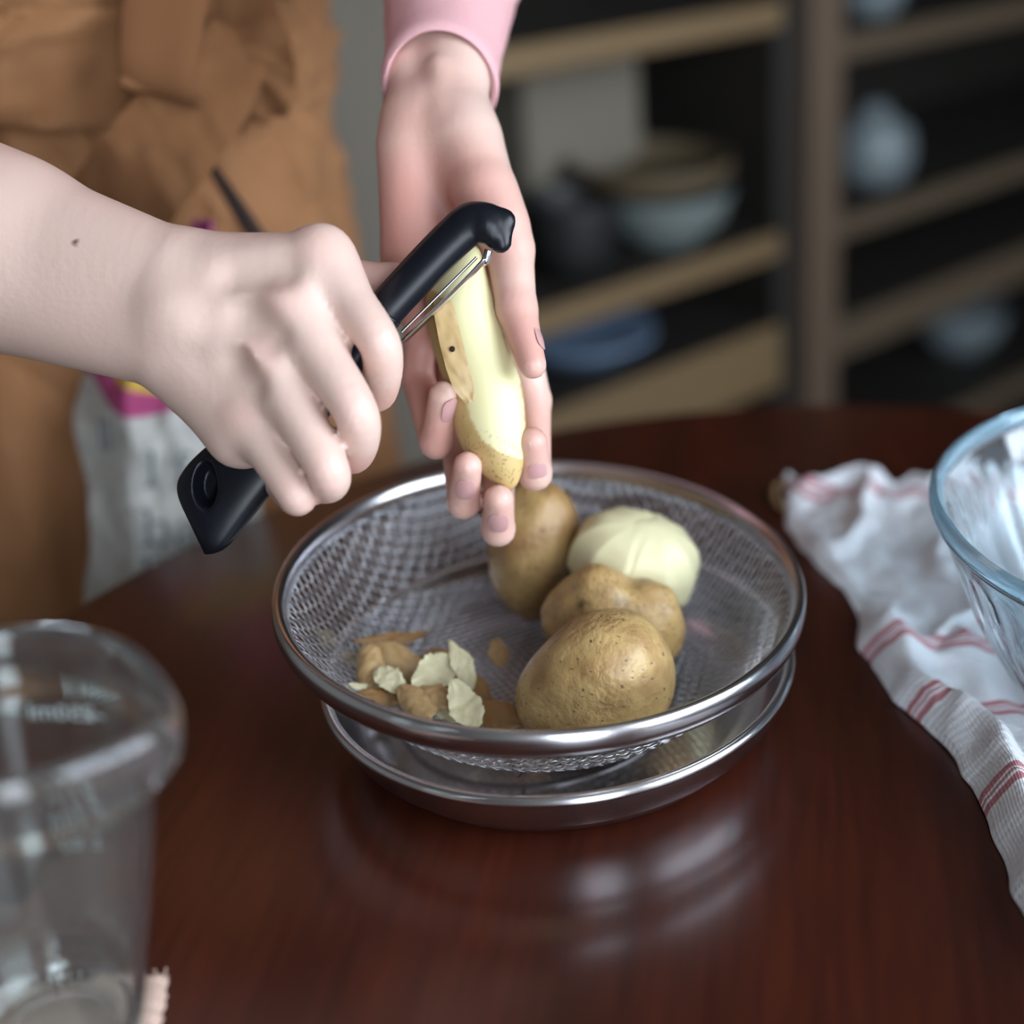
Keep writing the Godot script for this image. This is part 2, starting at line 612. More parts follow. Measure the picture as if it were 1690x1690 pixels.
# ---------------------------------------------------------------- cabinet behind
func cabinet() -> void:
	var along := Vector3(0.669, 0, -0.743)
	var out := Vector3(0.743, 0, 0.669)
	var c := thing("shelf_cabinet", "open wooden shelf cabinet with lit front edges and a shaded inside put into its colours, standing behind the table", "cabinet", Vector3(0.1541, 0, -1.0538))
	c.basis = Basis(along, Vector3.UP, out)
	var l0 := -0.46
	var l1 := 1.15
	var put_box := func(called: String, x0: float, x1: float, y0: float, y1: float, z0: float, z1: float, m: Material) -> void:
		put(called, rbox(Vector3(x1 - x0, y1 - y0, z1 - z0), 0.003), m, c, Vector3((x0 + x1) / 2, y0, (z0 + z1) / 2))
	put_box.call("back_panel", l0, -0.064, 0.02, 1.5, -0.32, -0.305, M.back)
	put_box.call("back_panel", 0.0, l1, 0.02, 1.5, -0.32, -0.305, M.shaded_wood)
	put_box.call("side_panel", l0 - 0.02, l0, 0.0, 1.5, -0.305, 0.0, M.shaded_wood)
	put_box.call("side_panel", l1, l1 + 0.02, 0.0, 1.5, -0.305, 0.0, M.shaded_wood)
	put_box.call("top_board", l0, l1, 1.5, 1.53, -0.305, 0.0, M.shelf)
	put_box.call("post", -0.024, 0.026, 0.0, 1.5, -0.04, 0.004, M.post)
	put_box.call("divider", -0.062, -0.026, 0.0, 1.5, -0.303, -0.012, M.shaded_wood)
	for q in [[0.345, 0.371], [0.57, 0.596], [0.120, 0.146], [-0.114, -0.088], [-0.262, -0.190], [-0.47, -0.44]]:  # boards carry painted shade, tan front strips the lit edge
		put_box.call("shelf", l0, -0.064, TY + q[0], TY + q[1], -0.300, -0.012, M.shaded_wood)
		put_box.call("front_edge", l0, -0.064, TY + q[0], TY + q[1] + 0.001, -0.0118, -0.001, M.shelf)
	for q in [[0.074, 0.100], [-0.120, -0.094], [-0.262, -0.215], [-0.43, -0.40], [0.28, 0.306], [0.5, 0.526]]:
		put_box.call("shelf", 0.028, l1, TY + q[0], TY + q[1], -0.300, -0.012, M.shaded_wood)
		put_box.call("front_edge", 0.028, l1, TY + q[0], TY + q[1] + 0.001, -0.0118, -0.003, M.shaded_edge)
	# what stands on the shelves
	var at := func(px: float, py: float, back: float) -> Vector3:
		var r := (P(px, py, 1.0) - EYE)
		var q: Vector3 = c.position - out * back
		return EYE + r * ((q - EYE).dot(out) / r.dot(out))
	var level := func(v: Vector3, y: float) -> Vector3:
		return Vector3(v.x, y, v.z)
	var b := thing("storage_box", "grey-brown storage box standing on the cabinet shelf beside the dark pan", "box", level.call(at.call(905, 400, 0.212), TY - 0.087))
	b.basis = c.basis
	put("box_body", rbox(Vector3(0.155, 0.175, 0.15), 0.006), M.box, b)
	put("box_lid", rbox(Vector3(0.159, 0.02, 0.154), 0.004), M.box, b, Vector3(0, 0.176, 0))
	var pn := thing("frying_pan", "black pan leaning at the foot of the storage box in the cabinet", "pan", level.call(at.call(945, 350, 0.06), TY - 0.087))
	put("pan_bowl", lathe([Vector2(0, 0), Vector2(0.030, 0), Vector2(0.042, 0.03), Vector2(0.045, 0.075), Vector2(0.042, 0.075), Vector2(0.038, 0.03), Vector2(0.027, 0.005), Vector2(0, 0.005)], 40), M.dark_pan, pn)
	var pos: Vector3 = level.call(at.call(1098, 400, 0.069), TY - 0.088)
	var bw := lathe([Vector2(0, 0), Vector2(0.035, 0), Vector2(0.036, 0.006), Vector2(0.062, 0.028), Vector2(0.072, 0.058), Vector2(0.070, 0.060), Vector2(0.059, 0.031), Vector2(0.033, 0.010), Vector2(0, 0.009)], 48)
	tag(put("serving_bowl", bw, M.pale, self, pos), "pale grey-green bowl on the cabinet shelf under a brown round tray", "bowl")
	var tr := lathe([Vector2(0, 0), Vector2(0.066, 0), Vector2(0.082, 0.014), Vector2(0.083, 0.03), Vector2(0.079, 0.03), Vector2(0.076, 0.016), Vector2(0.062, 0.006), Vector2(0, 0.006)], 48)
	tag(put("round_tray", tr, M.basket, self, pos + Vector3(-0.012, 0.0605, 0.004)), "brown round wooden tray resting on the pale bowl in the cabinet", "tray")
	var jar := [Vector2(0, 0), Vector2(0.030, 0), Vector2(0.043, 0.012), Vector2(0.050, 0.04), Vector2(0.044, 0.066), Vector2(0.026, 0.078), Vector2(0.020, 0.082), Vector2(0.016, 0.092), Vector2(0, 0.096)]
	tag(put("china_pot", lathe(jar, 40), M.grey_china, self, level.call(at.call(1440, 280, 0.075), TY - 0.094)), "round pale blue-grey lidded pot on the middle shelf right of the post", "pot")
	tag(put("china_cup", lathe([Vector2(0, 0), Vector2(0.026, 0), Vector2(0.038, 0.02), Vector2(0.043, 0.065), Vector2(0.040, 0.065), Vector2(0.034, 0.02), Vector2(0, 0.008)], 40), M.grey_china, self, level.call(at.call(1435, 70, 0.07), TY + 0.1)), "grey cup on the upper shelf right of the post", "cup")
	tag(put("plate_stack", lathe([Vector2(0, 0), Vector2(0.04, 0), Vector2(0.045, 0.006), Vector2(0.075, 0.024), Vector2(0.075, 0.034), Vector2(0.04, 0.016), Vector2(0, 0.014)], 40), M.blue_china, self, level.call(at.call(965, 625, 0.09), TY - 0.190)), "blue plate lying on the bottom rail of the cabinet behind the hand", "plate")
	tag(put("grey_bowl", lathe([Vector2(0, 0), Vector2(0.035, 0), Vector2(0.06, 0.03), Vector2(0.068, 0.065), Vector2(0.065, 0.065), Vector2(0.055, 0.03), Vector2(0, 0.008)], 40), M.grey_china, self, level.call(at.call(1580, 620, 0.13), TY - 0.40)), "dim grey bowl on the lowest visible shelf right of the post", "bowl")

# ---------------------------------------------------------------- table
func table() -> void:
	var t := thing("round_table", "round dark mahogany table with a glossy top", "table", Vector3(0.1405, 0, 0.0772))
	var r := 0.423
	var prof := [Vector2(0.001, TY - 0.03), Vector2(r - 0.03, TY - 0.03), Vector2(r - 0.006, TY - 0.024), Vector2(r, TY - 0.013), Vector2(r - 0.003, TY - 0.005), Vector2(r - 0.010, TY), Vector2(r * 0.6, TY), Vector2(r * 0.3, TY), Vector2(0.001, TY)]
	var m := lathe(prof, 128)
	var a := m.surface_get_arrays(0)
	var uv := PackedVector2Array()
	for v in a[Mesh.ARRAY_VERTEX]:
		uv.append(Vector2(v.x * 1.6 + 0.5, v.z * 1.6 + 0.5))
	a[Mesh.ARRAY_TEX_UV] = uv
	var top := ArrayMesh.new()
	top.add_surface_from_arrays(Mesh.PRIMITIVE_TRIANGLES, a)
	put("tabletop", top, M.table, t)
	put("apron_ring", lathe([Vector2(0.33, TY - 0.10), Vector2(0.345, TY - 0.10), Vector2(0.345, TY - 0.0305), Vector2(0.33, TY - 0.0305)], 64, null, true), M.table, t)
	for k in 4:
		var d := Vector3(cos(k * PI / 2 + 0.7), 0, sin(k * PI / 2 + 0.7))
		put("leg", tube(PackedVector3Array([d * 0.335 + Vector3.UP * 0.0, d * 0.32 + Vector3.UP * 0.4, d * 0.31 + Vector3.UP * (TY - 0.032)]), PackedFloat32Array([0.014, 0.02, 0.024]), 16), M.table, t)

# ---------------------------------------------------------------- strainer and tray
func strainer() -> void:
	var t := thing("steel_tray", "shallow polished steel tray on the table under the mesh strainer", "tray", Vector3(0.0070, TY + 0.0002, -0.001))
	put("tray_body", lathe([Vector2(0, 0), Vector2(0.072, 0), Vector2(0.084, 0.003), Vector2(0.0915, 0.011), Vector2(0.0945, 0.0245), Vector2(0.0935, 0.025), Vector2(0.090, 0.0118), Vector2(0.083, 0.0045), Vector2(0.072, 0.0014), Vector2(0, 0.0014)], 128), M.steel, t)
	var rim := []
	for k in 14:
		var q := TAU * k / 14
		rim.append(Vector2(0.0962 + cos(q) * 0.0024, 0.0262 + sin(q) * 0.0026))
	put("rim", lathe(rim, 128, null, true), M.steel, t)

	var s := thing("mesh_strainer", "round steel wire-mesh strainer with a thick polished rim, holding the potatoes", "strainer", Vector3(0.0008, TY + 0.0596, -0.0134))
	s.rotation_degrees = Vector3(1.3, 0, -3.6)
	var rr := []
	for k in 18:
		var q := TAU * k / 18
		rr.append(Vector2(0.1065 + cos(q) * 0.0034 + sin(q) * 0.0008, -0.0066 + sin(q) * 0.0066))
	put("rim", lathe(rr, 160, null, true), M.steel, s)
	# the woven cloth of wires, pressed into a bowl
	var prof := [Vector2(0, -0.0495), Vector2(0.060, -0.0495), Vector2(0.072, -0.046), Vector2(0.083, -0.036), Vector2(0.094, -0.021), Vector2(0.1045, -0.004)]
	var height := func(r: float) -> float:
		for i in prof.size() - 1:
			if r <= prof[i + 1].x:
				return lerpf(prof[i].y, prof[i + 1].y, (r - prof[i].x) / (prof[i + 1].x - prof[i].x))
		return prof[-1].y
	var hs := PackedFloat32Array()
	for k in 211:
		var acc := 0.0
		for j in range(-6, 7):
			acc += height.call(absf(k * 0.0005 + j * 0.0006))
		hs.append(acc / 13.0)
	var v := PackedVector3Array()
	var idx := PackedInt32Array()
	var step := 0.0034
	var reach := 0.1045
	var n := int(reach / step)
	var turn := Basis(Vector3.UP, deg_to_rad(38))
	var wr := 0.00037
	for way in 2:
		for i in range(-n, n + 1):
			var a := i * step
			var half := sqrt(maxf(0.0, reach * reach - a * a))
			var m := int(half / step * 2.0)
			if m < 2:
				continue
			var base := v.size()
			var cnt := 0
			for j in range(-m, m + 1):
				var b := j * step * 0.5
				var r := minf(sqrt(a * a + b * b), 0.1045)
				var y := hs[mini(int(r / 0.0005), 208)]
				var weave := 0.00042 * cos(PI * (j * 0.5 + i + way)) 
				var p := Vector3(a, y + weave, b) if way == 0 else Vector3(b, y + weave, a)
				var side := Vector3(1, 0, 0) if way == 0 else Vector3(0, 0, 1)
				# sideways along the slope, and square to the bowl
				var slope := (hs[mini(int(r / 0.0005) + 2, 210)] - hs[mini(int(r / 0.0005), 208)]) / 0.001
				var nor := Vector3(-p.x / maxf(r, 1e-5) * slope, 1, -p.z / maxf(r, 1e-5) * slope).normalized()
				side = (side - nor * side.dot(nor)).normalized()
				for e in 4:
					var q := TAU * (e + 0.5) / 4
					v.append(turn * (p + (side * cos(q) + nor * sin(q)) * wr))
				cnt += 1
			for j in cnt - 1:
				for e in 4:
					var a0 := base + j * 4 + e
					var a1 := base + j * 4 + (e + 1) % 4
					idx.append_array([a0, a1, a0 + 4, a1, a1 + 4, a0 + 4] if way == 0 else [a0, a0 + 4, a1, a1, a0 + 4, a1 + 4])
	put("wire_mesh", finish(v, idx, true), M.wire, s).set_meta("kind", "stuff")
	var foot := PackedVector3Array()
	for k in 49:
		foot.append(Vector3(cos(TAU * k / 48) * 0.062, -0.0522, sin(TAU * k / 48) * 0.062))
	put("foot_ring", tube(foot, 0.0013, 8), M.steel, s)
	for k in 1:
		var q := PI / 2 + 0.02
		var d := Vector3(cos(q), 0, sin(q))
		put("foot_wire", tube(PackedVector3Array([d * 0.062 + Vector3.UP * -0.0525, d * 0.073 + Vector3.UP * -0.0475, d * 0.098 + Vector3.UP * -0.0155]), 0.001, 8), M.steel, s)

# ---------------------------------------------------------------- potatoes
const TAN := Color(0.50, 0.335, 0.135)
const UMBER := Color(0.24, 0.120, 0.042)
const SPOT := Color(0.030, 0.014, 0.007)
const FLESH := Color(0.71, 0.66, 0.40)

func skin_colour(p: Vector3, a: FastNoiseLite, b: FastNoiseLite, spots: float) -> Color:
	var k := clampf(a.get_noise_3dv(p * 1000.0) * 1.1 + 0.30, 0.0, 1.0)
	var c := TAN.lerp(UMBER, k * 0.75)
	var d := b.get_noise_3dv(p * 1000.0)
	if d > spots:
		c = c.lerp(SPOT, clampf((d - spots) * 9.0, 0.0, 0.9))
	return c

func potato(at: Vector3, radii: Vector3, axes: Basis, seed_: int, lumps: float, colour: Callable, shape = null, nu := 150, nv := 90) -> ArrayMesh:
	var a := noise(seed_, 0.9, 2)
	var r := []
	var cs := []
	for i in nv + 1:
		var th := PI * clampf(float(i) / nv, 0.004, 0.996)
		var row := PackedVector3Array()
		var c := PackedColorArray()
		for j in nu:
			var ph := TAU * j / nu
			var d := Vector3(sin(th) * cos(ph), cos(th), sin(th) * sin(ph))
			var k := 1.0 + lumps * a.get_noise_3dv(d)
			var q := d * radii * k
			if shape != null:
				q = shape.call(q, d)
			row.append(axes * q + at)
			c.append(colour.call(q, d))
		r.append(row)
		cs.append(c)
	return rows(r, true, true, cs)

func potatoes() -> void:
	var a := noise(31, 0.055, 3)
	var b := noise(32, 0.42, 2)
	var skin := func(q: Vector3, d: Vector3) -> Color: return skin_colour(q, a, b, 0.56)
	# front
	var o := thing("potato", "large unpeeled brown potato with fine cracked skin, nearest the strainer's front rim", "potato", Vector3(0.0247, TY + 0.0386, 0.0298), "potatoes in the strainer")
	var shape1 := func(q: Vector3, _d: Vector3) -> Vector3:
		var k := smoothstep(-0.036, 0.030, q.x)
		return Vector3(q.x, q.y * lerpf(0.78, 1.03, k) - 0.0115 * pow(1.0 - smoothstep(-0.036, 0.012, q.x), 1.6), q.z * lerpf(0.86, 1.0, k))
	put("potato_body", potato(Vector3.ZERO, Vector3(0.0325, 0.0295, 0.0270), Basis(Vector3.FORWARD, 0.0), 41, 0.05, skin, shape1, 220, 140), M.potato, o)
	# knobbly one behind it
	o = thing("potato", "knobbly unpeeled potato with dark scars, wedged between the front potato and the peeled one", "potato", Vector3(0.0285, TY + 0.0350, -0.0155), "potatoes in the strainer")
	var skin2 := func(q: Vector3, d: Vector3) -> Color:
		var c := skin_colour(q * 1.3, a, b, 0.40).lerp(Color(0.48, 0.30, 0.12), 0.35)
		for w in [Vector3(0.1, 0.75, 0.6), Vector3(-0.45, 0.6, 0.65), Vector3(0.25, 0.5, 0.8)]:
			var e: float = (d - w.normalized()).length()
			if e < 0.17:
				c = c.lerp(SPOT, clampf((0.17 - e) * 7.0 * (0.6 + b.get_noise_3dv(q * 700.0)), 0.0, 0.85))
		return c
	var shape2 := func(q: Vector3, d: Vector3) -> Vector3:
		var k := 1.0 - 0.13 * exp(-pow((q.x - 0.006) / 0.006, 2.0)) * maxf(0.0, d.y)
		k += 0.10 * exp(-pow((q.x + 0.010) / 0.010, 2.0)) * maxf(0.0, d.y)
		return q * k
	put("potato_body", potato(Vector3.ZERO, Vector3(0.0300, 0.0245, 0.0190), Basis(Vector3.BACK, -0.14), 42, 0.12, skin2, shape2), M.potato, o)
	# peeled
	o = thing("potato", "pale fully peeled potato with flat peeler facets, behind the knobbly potato", "potato", Vector3(0.0325, TY + 0.0390, -0.0515), "potatoes in the strainer")
	var pale := func(q: Vector3, d: Vector3) -> Color:
		var c := FLESH
		var e: float = (d - Vector3(-0.42, 0.72, 0.50).normalized()).length()
		if absf(d.x + 0.40) < 0.055 and d.y > 0.35:
			c = c.lerp(Color(0.50, 0.36, 0.13), 0.25)
		if (d - Vector3(0.80, -0.05, 0.6).normalized()).length() < 0.07:
			c = c.lerp(Color(0.42, 0.30, 0.10), 0.5)
		return c
	var facet := func(q: Vector3, d: Vector3) -> Vector3:
		var ang := atan2(d.z, d.x)
		var s := TAU / 10.0
		var w := fmod(ang + TAU * 2 + 0.2, s) - s / 2
		var by := signf(d.y) * pow(absf(d.y), 0.82) / maxf(absf(d.y), 0.02)
		return Vector3(q.x * lerpf(1.0, 1.06, absf(d.y)), q.y * by * 0.98, q.z) * Vector3(1.0 / cos(w) * cos(s / 2) * 1.015, 1.0, 1.0 / cos(w) * cos(s / 2) * 1.015) + Vector3(0.003 * d.y, 0, 0)
	put("potato_body", potato(Vector3.ZERO, Vector3(0.0290, 0.0315, 0.0250), Basis(Vector3.BACK, -0.30) * Basis(Vector3.RIGHT, 0.25), 43, 0.03, pale, facet), M.flesh, o)
	# tall one at the back
	o = thing("potato", "tall unpeeled potato standing on end at the back, under the fingertips", "potato", Vector3(-0.0115, TY + 0.0440, -0.0650), "potatoes in the strainer")
	put("potato_body", potato(Vector3.ZERO, Vector3(0.0212, 0.0348, 0.0200), Basis(Vector3.BACK, -0.10), 44, 0.07, func(q: Vector3, d: Vector3) -> Color: return skin_colour(q * 0.7, a, b, 0.5).lerp(UMBER, 0.25 + 0.5 * clampf(a.get_noise_3dv(q * 520.0 + Vector3.ONE * 9.0) * 1.6, 0.0, 1.0))), M.potato, o)

# ---------------------------------------------------------------- peelings
func peelings() -> void:
	var skin := Color(0.52, 0.345, 0.160)
	var rust := Color(0.34, 0.185, 0.070)
	var flesh := Color(0.72, 0.665, 0.42)
	# label, middle (x, y, height), direction, length, width, turn of the face, roll along, roll across, tip sharpness at both ends, upper and lower colour
	var list := [
		["upright curled tan peel with a torn white edge, leftmost of the heap", 606, 1100, 0.030, 1.45, 0.0165, 0.0125, -0.25, 0.3, 1.5, 0.35, 0.8, skin, flesh],
		["rusty brown peel lying over the back of the heap with a thin tail", 645, 1056, 0.024, -0.26, 0.0260, 0.0060, 0.1, -0.5, 0.5, 1.4, 1.0, rust, rust],
		["broad tan peel with pointed ends in the middle of the heap", 656, 1088, 0.0275, 0.62, 0.0250, 0.0150, 0.1, 0.7, 0.9, 0.9, 0.6, skin, flesh],
		["short white peel turned flesh side up beside the curled tan peel", 643, 1121, 0.0285, 0.75, 0.0135, 0.0082, -0.1, 0.8, -0.7, 0.6, 0.6, flesh, skin],
		["pale narrow peel lying along the front rim below the curled peel", 612, 1136, 0.024, -0.12, 0.0185, 0.0050, 0.2, -0.6, 0.6, 0.9, 0.8, flesh, skin],
		["white square-ended peel facing up at the top of the heap", 714, 1113, 0.0285, -0.75, 0.0155, 0.0125, 0.1, -0.5, -0.5, 0.8, 0.25, flesh, rust],
		["rust brown peel arched behind the white square-ended peel", 724, 1096, 0.025, 0.55, 0.0235, 0.0150, -0.15, 1.2, 0.8, 0.6, 0.5, rust, flesh],
		["pointed white peel standing up at the heap's inner edge", 762, 1096, 0.0300, 1.35, 0.0190, 0.0082, 0.45, 0.5, -0.9, 1.4, 0.6, flesh, skin],
		["white leaf-shaped peel leaning on the front rim", 767, 1164, 0.0260, 1.2, 0.0180, 0.0110, 0.05, -0.4, -0.5, 0.9, 0.5, flesh, skin],
		["crumpled tan peel with a torn corner against the front rim", 684, 1154, 0.0265, 0.75, 0.0165, 0.0125, -0.3, 0.5, 1.3, 0.9, 0.4, skin, flesh],
		["wide tan peel folded between the crumpled and the leaf-shaped peel", 722, 1148, 0.0270, 0.32, 0.0180, 0.0090, -0.1, 1.0, 0.8, 0.6, 0.8, skin, flesh],
		["dull brown peel low along the rim under the heap's front", 642, 1150, 0.0225, 0.1, 0.0190, 0.0065, 0.2, 0.3, 0.6, 0.9, 0.9, rust, flesh],
		["pale inner strip of peel showing under the folded tan peel", 738, 1172, 0.0215, 0.45, 0.0150, 0.0075, 0.2, 0.4, -0.6, 0.8, 0.7, flesh, skin],
		["brown peel lying flat between the heap and the front potato", 788, 1142, 0.0195, 1.05, 0.0215, 0.0085, 0.0, 0.5, 0.6, 0.7, 0.7, rust, flesh],
		["dark tan peel flat on the mesh beside the front potato", 824, 1180, 0.0170, 0.25, 0.0180, 0.0110, 0.0, 0.4, 0.5, 0.5, 0.7, rust, flesh],
		["small lone tan peel on the bare mesh behind the heap", 823, 1078, 0.0155, 1.35, 0.0108, 0.0070, 0.0, 0.3, 0.4, 0.5, 0.6, skin, flesh],
	]
	var long := smooth([on(490, 1003, 0.034), on(522, 1046, 0.029), on(560, 1066, 0.0255), on(588, 1100, 0.0235)], 26)
	tag(put("potato_peel", ribbon(long, [(AX * 0.4 - AU * 0.9).normalized(), (AX * 0.85 - AU * 0.3).normalized()], [0.0018, 0.0050, 0.0070, 0.0100, 0.0105, 0.007], 0.0006, Color(0.50, 0.38, 0.19), Color(0.50, 0.38, 0.19)), M.peel), "long thin peel climbing the mesh wall at the strainer's edge", "peel", "potato peels in the strainer")
	var k := 0
	for q in list:
		k += 1
		var nz := noise(100 + k, 1.0, 2)
		var at := on(q[1], q[2], q[3])
		var nor: Vector3 = ((EYE - at).normalized() * 0.75 + Vector3.UP * 0.55 + AX * q[7]).normalized()
		var dir: Vector3 = AX * cos(q[4]) - AU * sin(q[4])
		dir = (dir - nor * dir.dot(nor)).normalized()
		var acr: Vector3 = nor.cross(dir).normalized()
		var r := []
		var cs := []
		var nu := 26
		var nv := 11
		for i in nu:
			var t: float = float(i) / (nu - 1) * 2.0 - 1.0
			var big := 1.3
			var sharp: float = q[10] if t < 0 else q[11]
			var hw: float = big * q[6] * 0.5 * pow(maxf(1.0 - absf(t) * 0.985, 0.0), 0.5 * sharp + 0.12) * (1.0 + 0.22 * nz.get_noise_2d(t * 2.6, 0.0))
			var row := PackedVector3Array()
			var c := PackedColorArray()
			for side in [1.0, -1.0]:
				for j in nv:
					var e: float = (float(j) / (nv - 1) * 2.0 - 1.0) * side
					var x: float = big * t * q[5] * 0.5 + q[5] * 0.06 * nz.get_noise_2d(e * 2.5, 9.0) * absf(t)
					var y: float = e * hw * (1.0 + 0.15 * nz.get_noise_2d(t * 3.6, 20.0 + signf(e) * 5.0))
					# rolled along and across
					var ra: float = q[8] * 62.0
					var rc: float = q[9] * 105.0
					var px := sin(x * ra) / ra
					var pz := (cos(x * ra) - 1.0) / ra
					var py := sin(y * rc) / rc
					pz += (cos(y * rc) - 1.0) / rc + 0.0007 * nz.get_noise_2d(t * 2.2 + 5.0, e * 1.5)
					var th: float = 0.00035 * (1.0 - pow(absf(e), 4.0)) * side
					row.append(at + dir * px + acr * py + nor * (pz + th))
					var col: Color = q[12] if side > 0 else q[13]
					var m := clampf(nz.get_noise_2d(t * 2.6 + 3.0, e * 1.6) + 0.15, 0.0, 1.0)
					if col == skin:
						col = col.lerp(rust, m * 0.7)
					elif col == flesh:
						col = col.lerp(Color(0.48, 0.38, 0.20), m * 0.35)
					c.append(col)
			r.append(row)
			cs.append(c)
		tag(put("potato_peel", rows(r, true, true, cs), M.peel), q[0], "peel", "potato peels in the strainer")

# ---------------------------------------------------------------- the person
var tints := []
func flesh_colour(p: Vector3, _n: Vector3) -> Color:
	var c := Color(0.645, 0.458, 0.385)
	for t in tints:
		var d: float = (p - t[0]).length() / t[1]
		if d < 1.0:
			var k: float = (1.0 - d * d) * t[3]
			c = c.lerp(t[2], k)
	return c

func finger(list: Array, pts: Array, radii: Array, g: int) -> void:   # a finger with rounded bends
	var n := 30
	var p := smooth(pts, n)
	var r := []
	for i in radii.size():
		r.append(Vector3(radii[i], 0, 0))
	var w := smooth(r, n)
	for i in n - 1:
		list.append([p[i], p[i + 1], w[i].x, w[i + 1].x, g, 0.0003])

func chain(list: Array, pts: Array, radii: Array, g: int, k := 0.003) -> void:
	for i in pts.size() - 1:
		list.append([pts[i], pts[i + 1], radii[i], radii[i + 1], g, k])

func nail(parent: Node, a: Vector3, b: Vector3, r: float, at: float, facing: Vector3, w: float, l: float) -> void:
	var up := (b - a).normalized()
	var nor := (facing - up * facing.dot(up)).normalized()
	var side := up.cross(nor)
	var c := a.lerp(b, at)
	var f := func(u: float, v: float) -> Vector3:
		var s := u * 2 - 1
		var t := v * 2 - 1
		var x := s * sqrt(maxf(0.0, 1.0 - pow(absf(t), 3.5))) * w / 2 / r
		var q := r + 0.00035 - 0.0006 * t * t
		return c + up * t * l / 2 + (side * sin(x) + nor * cos(x)) * q
	put("nail", grid(11, 15, f), M.nail, parent)

func person() -> void:
	var who := thing("person", "person in a brown linen apron and pink sleeve, peeling a potato over the strainer", "person", Vector3.ZERO)
	var red := Color(0.58, 0.24, 0.19)
	var rosy := Color(0.62, 0.33, 0.27)
	# ---- right hand, on the peeler, seen from its back
	var rb := []
	var elbow := P(-600, 185, 0.640)
	var wrist := P(306, 510, 0.5645)
	var arm0 := P(0, 405, 0.582)
	chain(rb, [elbow, arm0], [0.040, 0.0345], 0, 0.01)
	chain(rb, [P(-60, 360, 0.585), P(290, 470, 0.5645)], [0.030, 0.0205], 0, 0.012)
	chain(rb, [P(-60, 440, 0.585), P(292, 556, 0.5655)], [0.030, 0.0205], 0, 0.012)
	rb.append([P(302, 520, 0.5500), P(306, 526, 0.5500), 0.0060, 0.0060, 0, 0.016])
	var mcp := [P(531, 420, 0.5565), P(482, 500, 0.5490), P(448, 594, 0.5490), P(414, 686, 0.5550)]
	var root := [P(322, 448, 0.566), P(312, 492, 0.562), P(308, 540, 0.562), P(312, 592, 0.567)]
	for i in 4:
		rb.append([root[i], mcp[i], 0.0142, [0.0084, 0.0094, 0.0092, 0.0086][i], 0, 0.009])
	rb.append([P(362, 628, 0.5665), P(392, 722, 0.5635), 0.0122, 0.0100, 0, 0.010])
	# filling of the hand between the bones, its heel and the ball of the thumb
	rb.append([P(330, 520, 0.569), P(470, 560, 0.5605), 0.017, 0.010, 0, 0.012])
	rb.append([P(330, 600, 0.568), P(400, 690, 0.5600), 0.0155, 0.0105, 0, 0.010])
	rb.append([P(345, 640, 0.569), P(402, 720, 0.5625), 0.0125, 0.0090, 0, 0.010])
	for i in 3:                                                    # webs between the fingers
		var tip := [P(628, 574, 0.5465), P(588, 686, 0.5395), P(541, 776, 0.5400), P(487, 812, 0.5460)]
		for q in [[0.05, 0.0078, 0.0010], [0.20, 0.0070, 0.0022], [0.36, 0.0058, 0.0036], [0.52, 0.0042, 0.0050]]:
			rb.append([mcp[i].lerp(tip[i], q[0]) + AF * q[2], mcp[i + 1].lerp(tip[i + 1], q[0]) + AF * q[2], q[1], q[1], 0, 0.008])
		rb.append([root[i].lerp(root[i + 1], 0.5), mcp[i].lerp(mcp[i + 1], 0.5) + AF * 0.0002, 0.0138, 0.0088, 0, 0.010])
	rb.append([P(380, 450, 0.5390), P(462, 440, 0.5372), 0.0042, 0.0048, -1, 0.004])
	rb.append([P(400, 520, 0.5372), P(440, 556, 0.5352), 0.0046, 0.0038, -1, 0.004])
	rb.append([P(385, 600, 0.5392), P(408, 634, 0.5372), 0.0040, 0.0034, -1, 0.004])
	# knuckles and the tendons that run to them
	for i in 4:
		rb.append([mcp[i] - AF * 0.0012, mcp[i] - AF * 0.0013, [0.0082, 0.0080, 0.0072, 0.0062][i], [0.0082, 0.0080, 0.0072, 0.0062][i], 0, 0.008])
		rb.append([mcp[i] - AF * [0.0070, 0.0076, 0.0068, 0.0056][i], root[i].lerp(mcp[i], 0.30) - AF * 0.0112, 0.0026, 0.0020, 0, 0.0042])
	finger(rb, [mcp[0], mcp[0].lerp(P(628, 574, 0.5465), 0.5) - AF * 0.0012, P(629, 574, 0.5465), P(624, 648, 0.5700), P(596, 640, 0.5830)], [0.0098, 0.0088, 0.0075, 0.0069, 0.0064], 1)
	finger(rb, [mcp[1], mcp[1].lerp(P(588, 686, 0.5395), 0.5) - AF * 0.0012, P(590, 688, 0.5395), P(583, 750, 0.5620), P(552, 735, 0.5790)], [0.0104, 0.0092, 0.0079, 0.0072, 0.0066], 2)
	finger(rb, [mcp[2], mcp[2].lerp(P(541, 776, 0.5400), 0.5) - AF * 0.0012, P(543, 780, 0.5400), P(530, 800, 0.5600), P(498, 770, 0.5790)], [0.0102, 0.0089, 0.0076, 0.0069, 0.0064], 3)
	finger(rb, [mcp[3], mcp[3].lerp(P(487, 812, 0.5460), 0.5) - AF * 0.0012, P(490, 818, 0.5460), P(476, 812, 0.5640), P(450, 785, 0.5790)], [0.0094, 0.0082, 0.0069, 0.0062, 0.0058], 4)
	chain(rb, [P(390, 475, 0.584), P(500, 468, 0.590), P(590, 466, 0.590), P(652, 462, 0.588)], [0.0120, 0.0095, 0.0082, 0.0070], 5)
	tints = []
	for i in 4:
		tints.append([mcp[i] - AF * 0.008, 0.011, rosy, 0.30])
	for q in [P(628, 574, 0.5400), P(588, 686, 0.533), P(541, 776, 0.533), P(487, 812, 0.54)]:
		tints.append([q, 0.014, rosy, 0.22])
